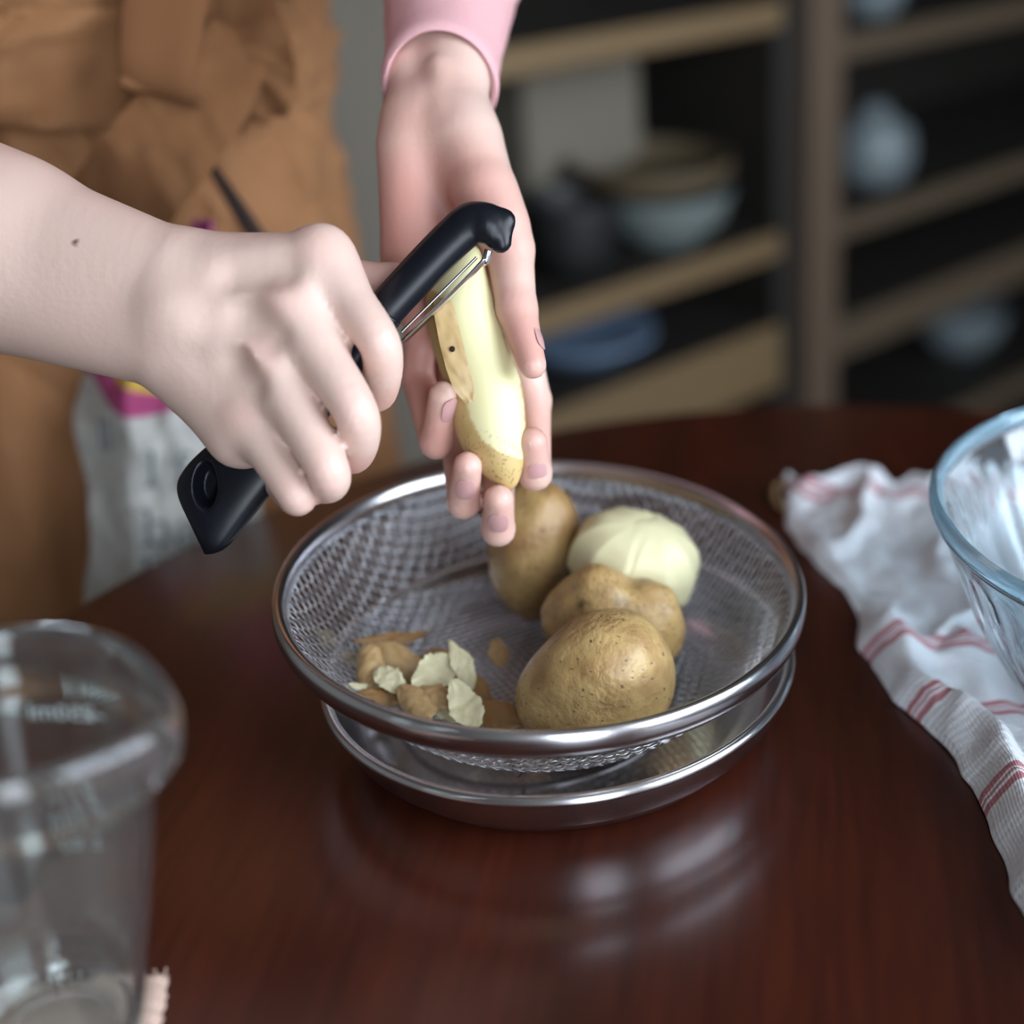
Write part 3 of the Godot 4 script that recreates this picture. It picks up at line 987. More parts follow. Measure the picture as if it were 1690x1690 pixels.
	for q in [P(634, 670, 0.568), P(594, 775, 0.56), P(535, 815, 0.56), P(495, 848, 0.56), P(620, 450, 0.588)]:
		tints.append([q, 0.018, red, 0.45])
	tints.append([P(123, 400, 0.548), 0.0016, Color(0.16, 0.07, 0.05), 1.3])
	tints.append([P(298, 408, 0.545), 0.0011, Color(0.25, 0.12, 0.09), 1.0])
	cut_blend = 0.0085
	var right := soft(rb, 0.0019, flesh_colour)
	cut_blend = 0.003
	# ---- left hand, palm up behind the potato
	var lb := []
	var lw := P(722, 180, 0.622)
	var le := Vector3(-0.060, 1.04, -0.30)
	chain(lb, [le, lw.lerp(le, 0.2), P(738, 150, 0.630)], [0.033, 0.0195, 0.0140], 0, 0.008)
	chain(lb, [P(690, 60, 0.648), P(680, 120, 0.634), P(678, 195, 0.621)], [0.0085, 0.0094, 0.0098], 0, 0.006)
	chain(lb, [P(746, 60, 0.648), P(750, 120, 0.634), P(750, 195, 0.622)], [0.0120, 0.0130, 0.0130], 0, 0.007)
	var lm := [P(846, 500, 0.622), P(808, 540, 0.624), P(756, 548, 0.624), P(706, 508, 0.620)]
	var lr := [P(760, 205, 0.622), P(735, 205, 0.624), P(708, 205, 0.624), P(690, 205, 0.622)]
	for i in 4:
		lb.append([lr[i], lm[i], 0.0125, [0.0090, 0.0092, 0.0090, 0.0085][i], 0, 0.010])
	lb.append([P(672, 250, 0.616), P(676, 420, 0.612), 0.0115, 0.0115, 0, 0.010])        # heel on the little-finger side
	lb.append([P(690, 430, 0.616), P(700, 520, 0.618), 0.0105, 0.0080, 0, 0.008])
	lb.append([P(770, 235, 0.614), P(822, 370, 0.602), 0.0140, 0.0120, 0, 0.010])        # ball of the thumb
	lb.append([P(724, 110, 0.6190), P(730, 190, 0.6095), 0.0026, 0.0022, 0, 0.006])        # sinew at the wrist
	
	chain(lb, [lm[0], P(880, 660, 0.622), P(883, 782, 0.606), P(879, 728, 0.594)], [0.0085, 0.0073, 0.0066, 0.0058], 1, 0.0022)
	chain(lb, [lm[1], P(820, 730, 0.632), P(822, 874, 0.606), P(823, 824, 0.592)], [0.0090, 0.0075, 0.0066, 0.0060], 2, 0.0022)
	chain(lb, [lm[2], P(754, 705, 0.630), P(765, 830, 0.604), P(772, 768, 0.588)], [0.0088, 0.0073, 0.0064, 0.0057], 3, 0.0022)
	chain(lb, [lm[3], P(690, 625, 0.624), P(720, 730, 0.604), P(731, 652, 0.587)], [0.0082, 0.0070, 0.0066, 0.0056], 4, 0.0022)
	chain(lb, [P(800, 320, 0.604), P(840, 410, 0.600), P(853, 510, 0.591), P(879, 603, 0.580)], [0.0120, 0.0098, 0.0078, 0.0054], 5)
	tints = []
	for q in [[P(660, 330, 0.60), 0.05, 0.55], [P(720, 420, 0.60), 0.05, 0.7], [P(830, 330, 0.59), 0.03, 0.15], [P(868, 560, 0.58), 0.026, 0.65], [P(885, 700, 0.60), 0.03, 0.6],
			[P(722, 740, 0.59), 0.02, 0.35], [P(760, 780, 0.60), 0.03, 0.45], [P(822, 860, 0.595), 0.02, 0.4], [P(690, 620, 0.61), 0.04, 0.8], [P(680, 130, 0.61), 0.03, 0.4]]:
		tints.append([q[0], q[1], red, q[2]])
	var left := soft(lb, 0.0019, flesh_colour)
	cut_blend = 0.004
	# ---- the rest of the body, under the clothes
	var bb := []
	var face := Vector3(0.574, 0, 0.819)
	var side := Vector3(-0.819, 0, 0.574)
	var mid := Vector3(-0.308, 0, -0.338)
	var rs := mid + side * 0.155 + Vector3.UP * 1.25
	var ls := mid - side * 0.155 + Vector3.UP * 1.25
	chain(bb, [rs, elbow], [0.048, 0.037], 0, 0.03)
	chain(bb, [elbow, elbow.lerp(arm0, 0.8)], [0.037, 0.0335], 0, 0.02)
	chain(bb, [ls, le], [0.048, 0.034], 0, 0.03)
	chain(bb, [le, le.lerp(lw, 0.5)], [0.0325, 0.026], 0, 0.02)
	for k in [-1.0, 1.0]:
		chain(bb, [mid + side * 0.06 * k + Vector3.UP * 1.2, mid + side * 0.045 * k + Vector3.UP * 0.98, mid + side * 0.065 * k + Vector3.UP * 0.86], [0.070, 0.055, 0.058], 0, 0.05)
		chain(bb, [mid + side * 0.075 * k + Vector3.UP * 0.84, mid + side * 0.07 * k + Vector3.UP * 0.46, mid + side * 0.065 * k + Vector3.UP * 0.07], [0.058, 0.045, 0.032], 0, 0.03)
		bb.append([mid + side * 0.065 * k + Vector3.UP * 0.04 - face * 0.03, mid + side * 0.07 * k + face * 0.12 + Vector3.UP * 0.03, 0.034, 0.026, 0, 0.02])
	bb.append([rs, ls, 0.05, 0.05, 0, 0.05])
	bb.append([mid + Vector3.UP * 1.26, mid + Vector3.UP * 1.36, 0.05, 0.045, 0, 0.04])
	tints = []
	var rest := soft(bb, 0.012, flesh_colour)
	put("body", joined([right, left, rest]), M.skin, who)
	var cam := func(p: Vector3) -> Vector3: return (EYE - p).normalized()
	nail(who, P(883, 782, 0.606), P(879, 728, 0.594), 0.0064, 0.30, cam.call(P(883, 770, 0.6)) + AX * 0.15, 0.0078, 0.0112)
	nail(who, P(822, 874, 0.606), P(823, 824, 0.592), 0.0064, 0.56, cam.call(P(823, 840, 0.6)), 0.0080, 0.0115)
	nail(who, P(765, 830, 0.604), P(772, 768, 0.588), 0.0061, 0.62, cam.call(P(768, 790, 0.6)), 0.0072, 0.0125)
	nail(who, P(720, 730, 0.604), P(731, 652, 0.587), 0.0061, 0.85, cam.call(P(732, 660, 0.6)) + AX * 0.7, 0.0072, 0.0125)
	nail(who, P(853, 510, 0.591), P(879, 603, 0.580), 0.0064, 0.62, cam.call(P(870, 560, 0.59)) * 0.35 + AX, 0.0070, 0.0110)

	# ---- pink sleeve pushed up to the left wrist
	var ax := (le - lw).normalized()
	var f0 := cam.call(lw)
	var e1: Vector3 = (f0 - ax * f0.dot(ax)).normalized()
	var e2 := ax.cross(e1)
	var wr := noise(51, 1.6, 2)
	var sl := []
	for i in 36:
		var row := PackedVector3Array()
		for j in 64:
			var q := TAU * (j + 0.5) / 64
			var start := 0.012 + 0.085 * (0.5 + 0.5 * cos(q))
			var t := i / 29.0
			var inner := 0.0
			if i >= 30:                                            # hem turned in, then back up inside
				t = 0.0
				inner = 0.0022
				start += (i - 29) * 0.012
			var s := lerpf(start, 1.0, t)
			var rad := lerpf(0.0232, 0.0385, smoothstep(0.0, 0.9, s)) - inner + 0.0010 * exp(-pow((t - 0.03) / 0.02, 2.0))
			rad += 0.0012 * wr.get_noise_2d(cos(q) * 1.5 + s * 6.0, sin(q) * 1.5) * smoothstep(0.05, 0.2, t)
			row.append(lw.lerp(le, s) + (e1 * cos(q) + e2 * sin(q)) * rad)
		if i < 30:
			sl.push_front(row)
		else:
			sl.append(row)
	put("sleeve", rows(sl, true, false, [], true), M.knit, who)
	# upper sleeves and shirt, out of the picture
	put("sleeve", tube(smooth([le + (le - lw).normalized() * 0.01, ls.lerp(le, 0.5), ls + Vector3.UP * 0.01], 12), 0.054, 24), M.knit, who)
	put("sleeve", tube(smooth([elbow.lerp(rs, 0.12), rs.lerp(elbow, 0.5), rs + Vector3.UP * 0.01], 12), 0.056, 24), M.knit, who)
	var torso := func(y: float, q: float, w: float, dpt: float) -> Vector3:
		return mid + Vector3.UP * y + side * cos(q) * w + face * sin(q) * dpt
	var sh := []
	for i in 14:
		var y := 0.92 + 0.034 * i
		var row := PackedVector3Array()
		var w := curve1([Vector2(0.92, 0.132), Vector2(1.2, 0.17), Vector2(1.31, 0.15), Vector2(1.362, 0.07)], y)
		for j in 64:
			row.append(torso.call(y, TAU * j / 64, w, w * 0.66))
		sh.append(row)
	put("shirt", rows(sh, true, false, [], true), M.knit, who)
	# ---- apron: wraps the waist and falls as a skirt
	var fn := noise(61, 0.9, 3)
	var fine := noise(62, 3.2, 3)
	var ap := []
	for i in 130:
		var y := 0.30 + 0.80 * i / 129.0
		var row := PackedVector3Array()
		for j in 240:
			var q := TAU * j / 240
			var w := curve1([Vector2(0.30, 0.172), Vector2(0.62, 0.158), Vector2(0.88, 0.150), Vector2(1.0, 0.145), Vector2(1.1, 0.158)], y)
			var gather := smoothstep(0.78, 0.92, y)
			var fold := 0.010 * sin(q * 9.0 + 1.6 * fn.get_noise_1d(q * 3.0)) * (1.0 - gather) * smoothstep(1.0, 0.5, y)
			fold += (0.010 * fn.get_noise_3d(cos(q) * 1.4, y * 7.0, sin(q) * 1.4) + 0.0055 * absf(fine.get_noise_3d(cos(q) * 0.9, y * 7.5, sin(q) * 0.9)) * 2.0) * (0.25 + gather)
			var line := fine.get_noise_3d(cos(q) * 0.55 + y * 0.9, y * 3.4, sin(q) * 0.55)
			fold -= 0.0085 * maxf(0.0, 1.0 - absf(line) / 0.10) * smoothstep(0.74, 0.86, y)
			row.append(torso.call(y, q, w + fold, w * 0.70 + fold))
		ap.append(row)
	ap.append(ap[-1].duplicate())
	var apron := put("apron", rows(ap, true, false, [], true), M.linen, who)
	# waistband and the ends tied in front
	var wn := noise(63, 2.5, 3)
	var band := []
	for k in 120:
		var q := TAU * k / 119.0
		band.append(torso.call(0.945 + 0.012 * cos(q), q, 0.151, 0.116))
	put("waistband", ribbon(PackedVector3Array(band), [Vector3.UP], [0.056, 0.060, 0.056], 0.004, Color.WHITE, Color.WHITE, func(t: float, e: float) -> float: return 0.007 * wn.get_noise_2d(t * 9.0 + e * 0.9, e * 1.2 - t * 5.0) - 0.007 * maxf(0.0, 1.0 - absf(wn.get_noise_2d(t * 3.0 + e * 0.25, e * 0.7 + 11.0)) / 0.12)), M.linen, apron)
	var loop := smooth([P(300, -120, 0.760), P(278, -20, 0.732), P(266, 70, 0.714), P(262, 128, 0.711), P(268, 156, 0.718), P(283, 140, 0.735), P(290, 90, 0.75), P(300, 0, 0.76)], 50)
	put("bow_loop", ribbon(loop, [(AX * 0.93 + AU * -0.25 - AF * 0.28).normalized()], [0.050, 0.042, 0.040, 0.036, 0.040], 0.003), M.linen, apron)
	var tail := smooth([P(400, 60, 0.752), P(350, 135, 0.730), P(290, 215, 0.725), P(225, 300, 0.731), P(150, 400, 0.765), P(100, 470, 0.775)], 50)
	put("tie_end", ribbon(tail, [(AX * 0.62 - AU * 0.62 + AF * 0.10).normalized()], [0.030, 0.046, 0.050, 0.050, 0.048], 0.003, Color.WHITE, Color.WHITE, func(t: float, e: float) -> float: return 0.0025 * wn.get_noise_2d(t * 4.0, e * 0.8 + 7.0)), M.linen, apron)
	var knot := smooth([P(340, -40, 0.775), P(395, 60, 0.752), P(405, 130, 0.755), P(372, 190, 0.77)], 30)
	put("knot", ribbon(knot, [(AX * 0.9 + AU * 0.35).normalized()], [0.02, 0.05, 0.05, 0.02], 0.006, Color.WHITE, Color.WHITE, func(t: float, e: float) -> float: return 0.009 * wn.get_noise_2d(t * 4.0 + 3.0, e * 1.5) - 0.008 * e * e), M.linen, apron)
	var slit := smooth([P(338, 258, 0.785), P(372, 310, 0.788), P(405, 362, 0.792), P(440, 418, 0.797), P(470, 470, 0.802)], 24)  # dark ribbon added as the shade where the apron overlaps
	put("shade_strip", ribbon(slit, [(AX * 0.85 + AU * 0.5).normalized()], [0.003, 0.007, 0.009, 0.010, 0.010], 0.003), M.slit_shade, apron, Vector3.ZERO, "narrow dark strip drawn as the shade in the apron slit")

	# ---- printed cloth hung from the waist
	var img := Image.create(256, 512, false, Image.FORMAT_RGB8)
	var pn := noise(71, 0.05, 2)
	for y in 512:
		for x in 256:
			var u := x / 255.0
			var v := y / 511.0
			var c := Color(0.72, 0.715, 0.69)
			var edge := curve1([Vector2(0, 0.385), Vector2(0.3, 0.505), Vector2(1.0, 0.44)], u)
			if v < edge:
				c = Color(0.66, 0.27, 0.45)
				if v < edge - 0.085 + 0.12 * absf(u - 0.2):
					c = Color(0.80, 0.66, 0.28)
				if v < 0.30:
					c = Color(0.66, 0.30, 0.50)
			c = c * (0.97 + 0.06 * pn.get_noise_2d(x, y))
			img.set_pixel(x, y, c)
	var pm := mat(Color.WHITE, 0.9)
	pm.albedo_texture = ImageTexture.create_from_image(img)
	var cw := noise(72, 1.0, 2)
	var front := func(u: float, v: float) -> Vector3:
		var y := lerpf(362, 1012, v)
		var xl := curve1([Vector2(362, 318), Vector2(500, 220), Vector2(610, 138), Vector2(690, 122), Vector2(820, 146), Vector2(900, 150), Vector2(980, 140), Vector2(1012, 140)], y)
		var xf := curve1([Vector2(362, 330), Vector2(500, 250), Vector2(640, 208), Vector2(760, 214), Vector2(1012, 216)], y)
		var xr := curve1([Vector2(362, 352), Vector2(640, 405), Vector2(870, 432), Vector2(1012, 436)], y)
		var x := lerpf(xl, xf, u / 0.3) if u < 0.3 else lerpf(xf, xr, (u - 0.3) / 0.7)
		var d := lerpf(0.818, 0.800, u / 0.3) if u < 0.3 else lerpf(0.800, 0.824, (u - 0.3) / 0.7)
		d = lerpf(0.79, d, smoothstep(0.0, 0.35, v))
		return P(x, y, d + 0.006 * cw.get_noise_2d(u * 3.0, v * 5.0))
	var cloth := thing("printed_cloth", "cream printed cloth with magenta and yellow top, hanging from the apron behind the table", "cloth", Vector3.ZERO)
	put("cloth", grid(50, 80, front), pm, cloth)
	for q in [["l for", 236, 778, 0.020], ["baby", 230, 876, 0.021], ["Fr", 226, 955, 0.022], ["ll", 160, 720, 0.016]]:
		var tm := TextMesh.new()
		tm.text = q[0]
		var sf := SystemFont.new()
		sf.font_names = PackedStringArray(["Droid Serif"])
		tm.font = sf
		tm.font_size = 32
		tm.pixel_size = q[3] / 26.0
		tm.depth = 0.0006
		tm.horizontal_alignment = HORIZONTAL_ALIGNMENT_LEFT
		var o := put("lettering", tm, M.ink, cloth)
		var dir := (P(430, 860, 0.824) - P(216, 860, 0.800)).normalized() if q[1] > 200 else (P(214, 860, 0.800) - P(145, 860, 0.818)).normalized()
		var up := AU * 0.96 - AF * 0.1
		up = (up - dir * up.dot(dir)).normalized()
		o.transform = Transform3D(Basis(dir, up, dir.cross(up)), P(q[1], q[2], 0.7935 if q[1] > 200 else 0.806))

# ---------------------------------------------------------------- peeler and the potato in the hand
func peeler() -> void:
	var k := 0.573 / FOCAL
	var t := thing("peeler", "black plastic vegetable peeler with a slim steel blade, gripped in the right hand", "peeler", P(600, 600, 0.573))
	t.basis = Basis(AX, AU, -AF)
	var q := func(x: float, y: float, z := 0.0) -> Vector3: return Vector3((x - 600) * k, -(y - 600) * k, z)
	var b := []
	var line := [[610, 541, 32], [648, 497, 32], [712, 429, 33], [755, 386, 33.5], [776, 369, 34], [797, 367, 33], [812, 372, 30]]
	var sp := []
	for w in line:
		sp.append(Vector3(w[0], w[1], w[2]))
	var dn := smooth(sp, 60)
	for i in 59:
		b.append([q.call(dn[i].x, dn[i].y), q.call(dn[i + 1].x, dn[i + 1].y), dn[i].z * k, dn[i + 1].z * k, 0, 0.0004])
	b.append([q.call(806, 370), q.call(831, 364), 32 * k, 18 * k, 0, 0.002])
	b.append([q.call(806, 370), q.call(826, 400), 30 * k, 16 * k, 0, 0.002])
	b.append([q.call(831, 364), q.call(826, 400), 18 * k, 16 * k, 0, 0.002])
	# the grip: slices across its length, with the hanging hole pressed into the wide end
	var lo := [Vector2(20, -32), Vector2(130, -33), Vector2(230, -42), Vector2(310, -68), Vector2(380, -91), Vector2(440, -95), Vector2(468, -79), Vector2(496, -28), Vector2(512, 2), Vector2(519, 14)]
	var hi := [Vector2(20, 32), Vector2(130, 33), Vector2(376, 38), Vector2(470, 38), Vector2(496, 34), Vector2(512, 25), Vector2(519, 17)]
	var thick := [Vector2(20, 32), Vector2(200, 35), Vector2(380, 44), Vector2(450, 42), Vector2(490, 32), Vector2(510, 16), Vector2(519, 3)]
	var grip := []
	for i in 151:
		var along := 20.0 + 499.0 * i / 150.0
		var t0 := lin_curve(lo, along)
		var t1 := lin_curve(hi, along)
		var hz := lin_curve(thick, along)
		var row := PackedVector3Array()
		for jj in 96:
			var an := TAU * jj / 96
			var cx := signf(cos(an)) * pow(absf(cos(an)), 0.78)
			var cz := signf(sin(an)) * pow(absf(sin(an)), 0.78)
			var tt := (t0 + t1) / 2 + (t1 - t0) / 2 * cx
			var px := 648.0 - 0.62 * along + 0.785 * tt
			var py := 497.0 + 0.785 * along + 0.62 * tt
			var zz := hz * cz
			var e := Vector2((px - 349.0) / 19.0, (py - 801.0) / 38.0).length()
			if cz > 0.0:
				zz -= 38.0 * smoothstep(1.15, 0.55, e) * minf(1.0, cz * 1.5)
			row.append(q.call(px, py, zz * k))
		grip.append(row)
	var h := put("handle", joined([soft(b, 0.0014), rows(grip)]), M.black, t)
	h.scale = Vector3(1, 1, 0.72)
	var bl := PackedVector3Array([q.call(800, 428, -0.0005), q.call(760, 469, -0.0015), q.call(710, 518, -0.002), q.call(662, 564, -0.002)])
	put("blade", ribbon(smooth([bl[0], bl[1], bl[2], bl[3]], 16), [Vector3(0.30, 0.30, 0.90).normalized()], [0.0036, 0.0052, 0.0056, 0.0046], 0.0014), M.steel, t)
	put("blade_rail", tube(PackedVector3Array([q.call(786, 424, -0.001), q.call(722, 486, -0.002), q.call(660, 546, -0.003)]), 0.0006, 8), M.steel, t)
	put("pivot", tube(PackedVector3Array([q.call(806, 412, -0.001), q.call(800, 428, -0.002), q.call(797, 432, -0.003)]), 0.0017, 12), M.steel, t)

func held_potato() -> void:
	var t := thing("potato", "half-peeled long potato held in the left hand under the peeler blade", "potato", Vector3.ZERO)
	var ys := [404, 412, 430, 460, 500, 550, 600, 640, 700, 740, 770, 792, 804, 809]
	var ls := [770, 757, 733, 712, 702, 708, 722, 735, 748, 763, 784, 807, 825, 836]
	var rs := [784, 792, 798, 806, 817, 832, 850, 862, 868, 867, 863, 857, 850, 842]
	var lp := []
	var rp := []
	for i in ys.size():
		lp.append(Vector2(ys[i], ls[i]))
		rp.append(Vector2(ys[i], rs[i]))
	var a := noise(81, 0.06, 3)
	var b := noise(82, 0.5, 2)
	var eb := [Vector2(404, -0.1), Vector2(470, -0.05), Vector2(490, 0.20), Vector2(560, 0.24), Vector2(650, 0.22), Vector2(715, 0.30), Vector2(745, 0.55), Vector2(766, 1.2)]
	var n := 120
	var r := []
	var cs := []
	for i in 131:
		var y := 404 + 405.0 * i / 130
		var xl := lin_curve(lp, y)
		var xr := lin_curve(rp, y)
		var hw := (xr - xl) / 2
		var row := PackedVector3Array()
		var c := PackedColorArray()
		for j in n:
			var q := TAU * j / n
			var x := (xl + xr) / 2 - hw * cos(q)
			var hd := hw * 0.92 * 0.594 / FOCAL
			row.append(P(x, y, 0.596 - hd * sin(q)))
			var col := skin_colour(row[-1], a, b, 0.5).lerp(Color(0.62, 0.46, 0.19), 0.52)
			var e := (1.0 - cos(q)) / 2
			if sin(q) > -0.15:
				var k := lin_curve(eb, y) + 0.03 * a.get_noise_2d(y * 1.3, 0)
				var f := smoothstep(k - 0.02, k + 0.05, e) * smoothstep(1.01, 0.96, e + 0.03 * a.get_noise_2d(y, 50.0))
				col = col.lerp(Color(0.74, 0.69, 0.385), f)
				if b.get_noise_3dv(row[-1] * 1000.0) > 0.36 and y > 690:
					col = col.lerp(UMBER, 0.45 * smoothstep(690, 740, y))
			c.append(col)
		r.append(row)
		cs.append(c)
	put("potato_body", rows(r, true, true, cs), M.flesh, t)
	var strip := smooth([P(729, 492, 0.5785), P(738, 535, 0.5770), P(748, 580, 0.5758), P(762, 630, 0.5755), P(776, 664, 0.577)], 30)
	var sm := ribbon(strip, [(AX + AF * 0.35).normalized()], [0.006, 0.0085, 0.0088, 0.0086, 0.0078, 0.003], 0.0006, Color(0.62, 0.52, 0.27), Color(0.44, 0.30, 0.13), func(tt: float, e: float) -> float: return 0.0008 * a.get_noise_2d(tt * 90.0, e * 20.0))
	var strip_node := put("peel_strip", sm, M.peel, t)
	var spot := ribbon(smooth([P(744, 572, 0.5745), P(749, 580, 0.5745)], 6), [AX], [0.001, 0.0026, 0.001], 0.0004, SPOT, SPOT)
	put("eye_spot", spot, M.peel, strip_node)

func lin_curve(pts: Array, x: float) -> float:                 # Catmull-Rom over unevenly spaced (x, y)
	for i in pts.size() - 1:
		if x <= pts[i + 1].x or i == pts.size() - 2:
			var t: float = clampf((x - pts[i].x) / (pts[i + 1].x - pts[i].x), 0.0, 1.0)
			var w: float = pts[i + 1].x - pts[i].x
			var m0: float = (pts[i + 1].y - pts[maxi(i - 1, 0)].y) / (pts[i + 1].x - pts[maxi(i - 1, 0)].x) * w
			var m1: float = (pts[mini(i + 2, pts.size() - 1)].y - pts[i].y) / (pts[mini(i + 2, pts.size() - 1)].x - pts[i].x) * w
			return (2 * t * t * t - 3 * t * t + 1) * pts[i].y + (t * t * t - 2 * t * t + t) * m0 + (3 * t * t - 2 * t * t * t) * pts[i + 1].y + (t * t * t - t * t) * m1
	return pts[-1].y

# ---------------------------------------------------------------- towel, bowl, cup, rag
const BOWL := Vector3(0.2756, TY + 0.0062, -0.0162)
func towel() -> void:
	var lx := [Vector2(0.1035, -0.2257), Vector2(0.1044, -0.1633), Vector2(0.1328, -0.0910), Vector2(0.1384, -0.0371), Vector2(0.1563, 0.0079), Vector2(0.1727, 0.0438), Vector2(0.1803, 0.0939), Vector2(0.1844, 0.1265), Vector2(0.195, 0.175), Vector2(0.20, 0.225)]
	var cum := [0.0]
	for i in lx.size() - 1:
		cum.append(cum[-1] + lx[i].distance_to(lx[i + 1]))
	var big := noise(91, 9.0, 2)
	var rid := noise(92, 17.0, 2)
	var edge_n := noise(93, 14.0, 2)
	var ground := func(u: float, v: float) -> Vector2:
		var s: float = v * cum[-1]
		var k := 0
		while k < lx.size() - 2 and s > cum[k + 1]:
			k += 1
		var t: float = (s - cum[k]) / (cum[k + 1] - cum[k])
		var l: Vector2 = lx[k].cubic_interpolate(lx[k + 1], lx[maxi(k - 1, 0)], lx[mini(k + 2, lx.size() - 1)], clampf(t, 0, 1))
		var r := Vector2(0.40 - 0.02 * v, lerpf(-0.235, 0.20, v))
		var p := l.lerp(r, u)
		p.x += 0.003 * edge_n.get_noise_1d(v * 0.9) * (1.0 - u)
		p.y += 0.010 * edge_n.get_noise_1d(u * 0.9 + 9.0) * (1.0 - v) * (1.0 - v)
		return p
	var f := func(u: float, v: float) -> Vector3:
		var p: Vector2 = ground.call(u, v)
		var q := Vector2(p.x - BOWL.x, p.y - BOWL.z)
		var free := smoothstep(0.072, 0.102, q.length())
		var d: float = u * 0.24
		var h := 0.0032
		var w: float = big.get_noise_1d(v * 0.30) * 0.008
		var along := smoothstep(0.25, 0.45, v)
		h += free * along * (0.0110 * exp(-pow((d - 0.013 - w) / 0.0075, 2.0)) + 0.0050 * exp(-pow((d - 0.046 - w * 1.6) / 0.009, 2.0)))
		h += free * (0.0095 * (1.0 - along * 0.5) * maxf(0.0, 0.8 - absf(rid.get_noise_2d(d * 0.75 + v * 0.14, v * 0.17)) * 4.0) + 0.0045 * (big.get_noise_2d(d * 1.2, v * 0.42) + 0.5))
		h += free * (0.0034 * rid.get_noise_2d(d * 1.9 + v * 0.3, v * 0.62 - d * 0.8) + 0.0022 * maxf(0.0, 0.5 - absf(rid.get_noise_2d(d * 1.5 - v * 0.5, v * 0.4 + 5.0)) * 4.0))
		var rim := minf(minf(u * 0.24, (1.0 - u) * 0.2), minf(v, 1.0 - v) * 0.46)
		h *= sqrt(clampf(rim / 0.006, 0.0, 1.0)) * 0.9 + 0.1
		return Vector3(p.x, TY + maxf(h, 0.0006) + 0.0002, p.y)
	var t := thing("tea_towel", "crumpled white waffle tea towel with thin red stripes, lying under the glass bowl", "towel", Vector3.ZERO)
	put("cloth", grid(190, 260, f), M.towel, t)
	put("hanging_loop", tube(smooth([Vector3(0.1045, TY + 0.004, -0.215), Vector3(0.0985, TY + 0.006, -0.208), Vector3(0.0975, TY + 0.004, -0.195), Vector3(0.1030, TY + 0.003, -0.186)], 16), 0.0018, 8), mat(lin(0.20, 0.12, 0.05), 0.9), t)

func bowl() -> void:
	var t := thing("glass_bowl", "large pale-blue ribbed glass bowl standing on the tea towel", "bowl", BOWL)
	var prof := [Vector2(0, 0), Vector2(0.066, 0), Vector2(0.073, 0.003), Vector2(0.083, 0.016), Vector2(0.096, 0.040), Vector2(0.106, 0.066), Vector2(0.1105, 0.0765), Vector2(0.1118, 0.0795), Vector2(0.1106, 0.0800), Vector2(0.1088, 0.0765), Vector2(0.1040, 0.066), Vector2(0.0940, 0.0405), Vector2(0.081, 0.0178), Vector2(0.070, 0.0062), Vector2(0.064, 0.0045), Vector2(0, 0.0042)]
	var shape := func(q: Vector3, a: float) -> Vector3:
		var r := Vector2(q.x, q.z).length()
		if r < 0.07 or q.y > 0.073 or q.y < 0.004:
			return q
		var k := smoothstep(0.004, 0.018, q.y) * smoothstep(0.073, 0.060, q.y)
		var outer := r > 0.073 + q.y * 0.50 - 0.0005
		var w := 1.0 + (0.004 * k * cos(a * 44.0) if outer else 0.0)
		return Vector3(q.x * w, q.y, q.z * w)
	put("bowl_body", lathe(dense(prof), 352, shape), M.blue_glass, t)
	var ring := []
	for k in 16:
		var q := TAU * k / 16
		ring.append(Vector2(0.1118 + cos(q) * 0.0032, 0.0845 + sin(q) * 0.0042))
	put("rim", lathe(ring, 192, null, true), M.rim_glass, t, Vector3.ZERO, "pale blue thick glass rim")
	for k in 5:                                                    # small grey marks printed on the far wall
		var a := -2.0 + k * 0.06
		var o := put("printed_mark", rbox(Vector3(0.003 + 0.001 * (k % 2), 0.005 + 0.002 * ((k * 2) % 3), 0.0004), 0.0001), M.grey_print, t)
		o.position = Vector3(cos(a) * 0.1092, 0.066, sin(a) * 0.1092)
		o.rotation.y = -a - PI / 2

func dense(prof: Array) -> Array:                               # rounds a profile
	var out := []
	for i in prof.size() - 1:
		for k in 3:
			var t := k / 3.0
			var p0: Vector2 = prof[maxi(i - 1, 0)]
			var p3: Vector2 = prof[mini(i + 2, prof.size() - 1)]
			var c: Vector2 = prof[i].cubic_interpolate(prof[i + 1], p0, p3, t)
			out.append(prof[i].lerp(prof[i + 1], t).lerp(c, 0.7))
	out.append(prof[-1])
	return out

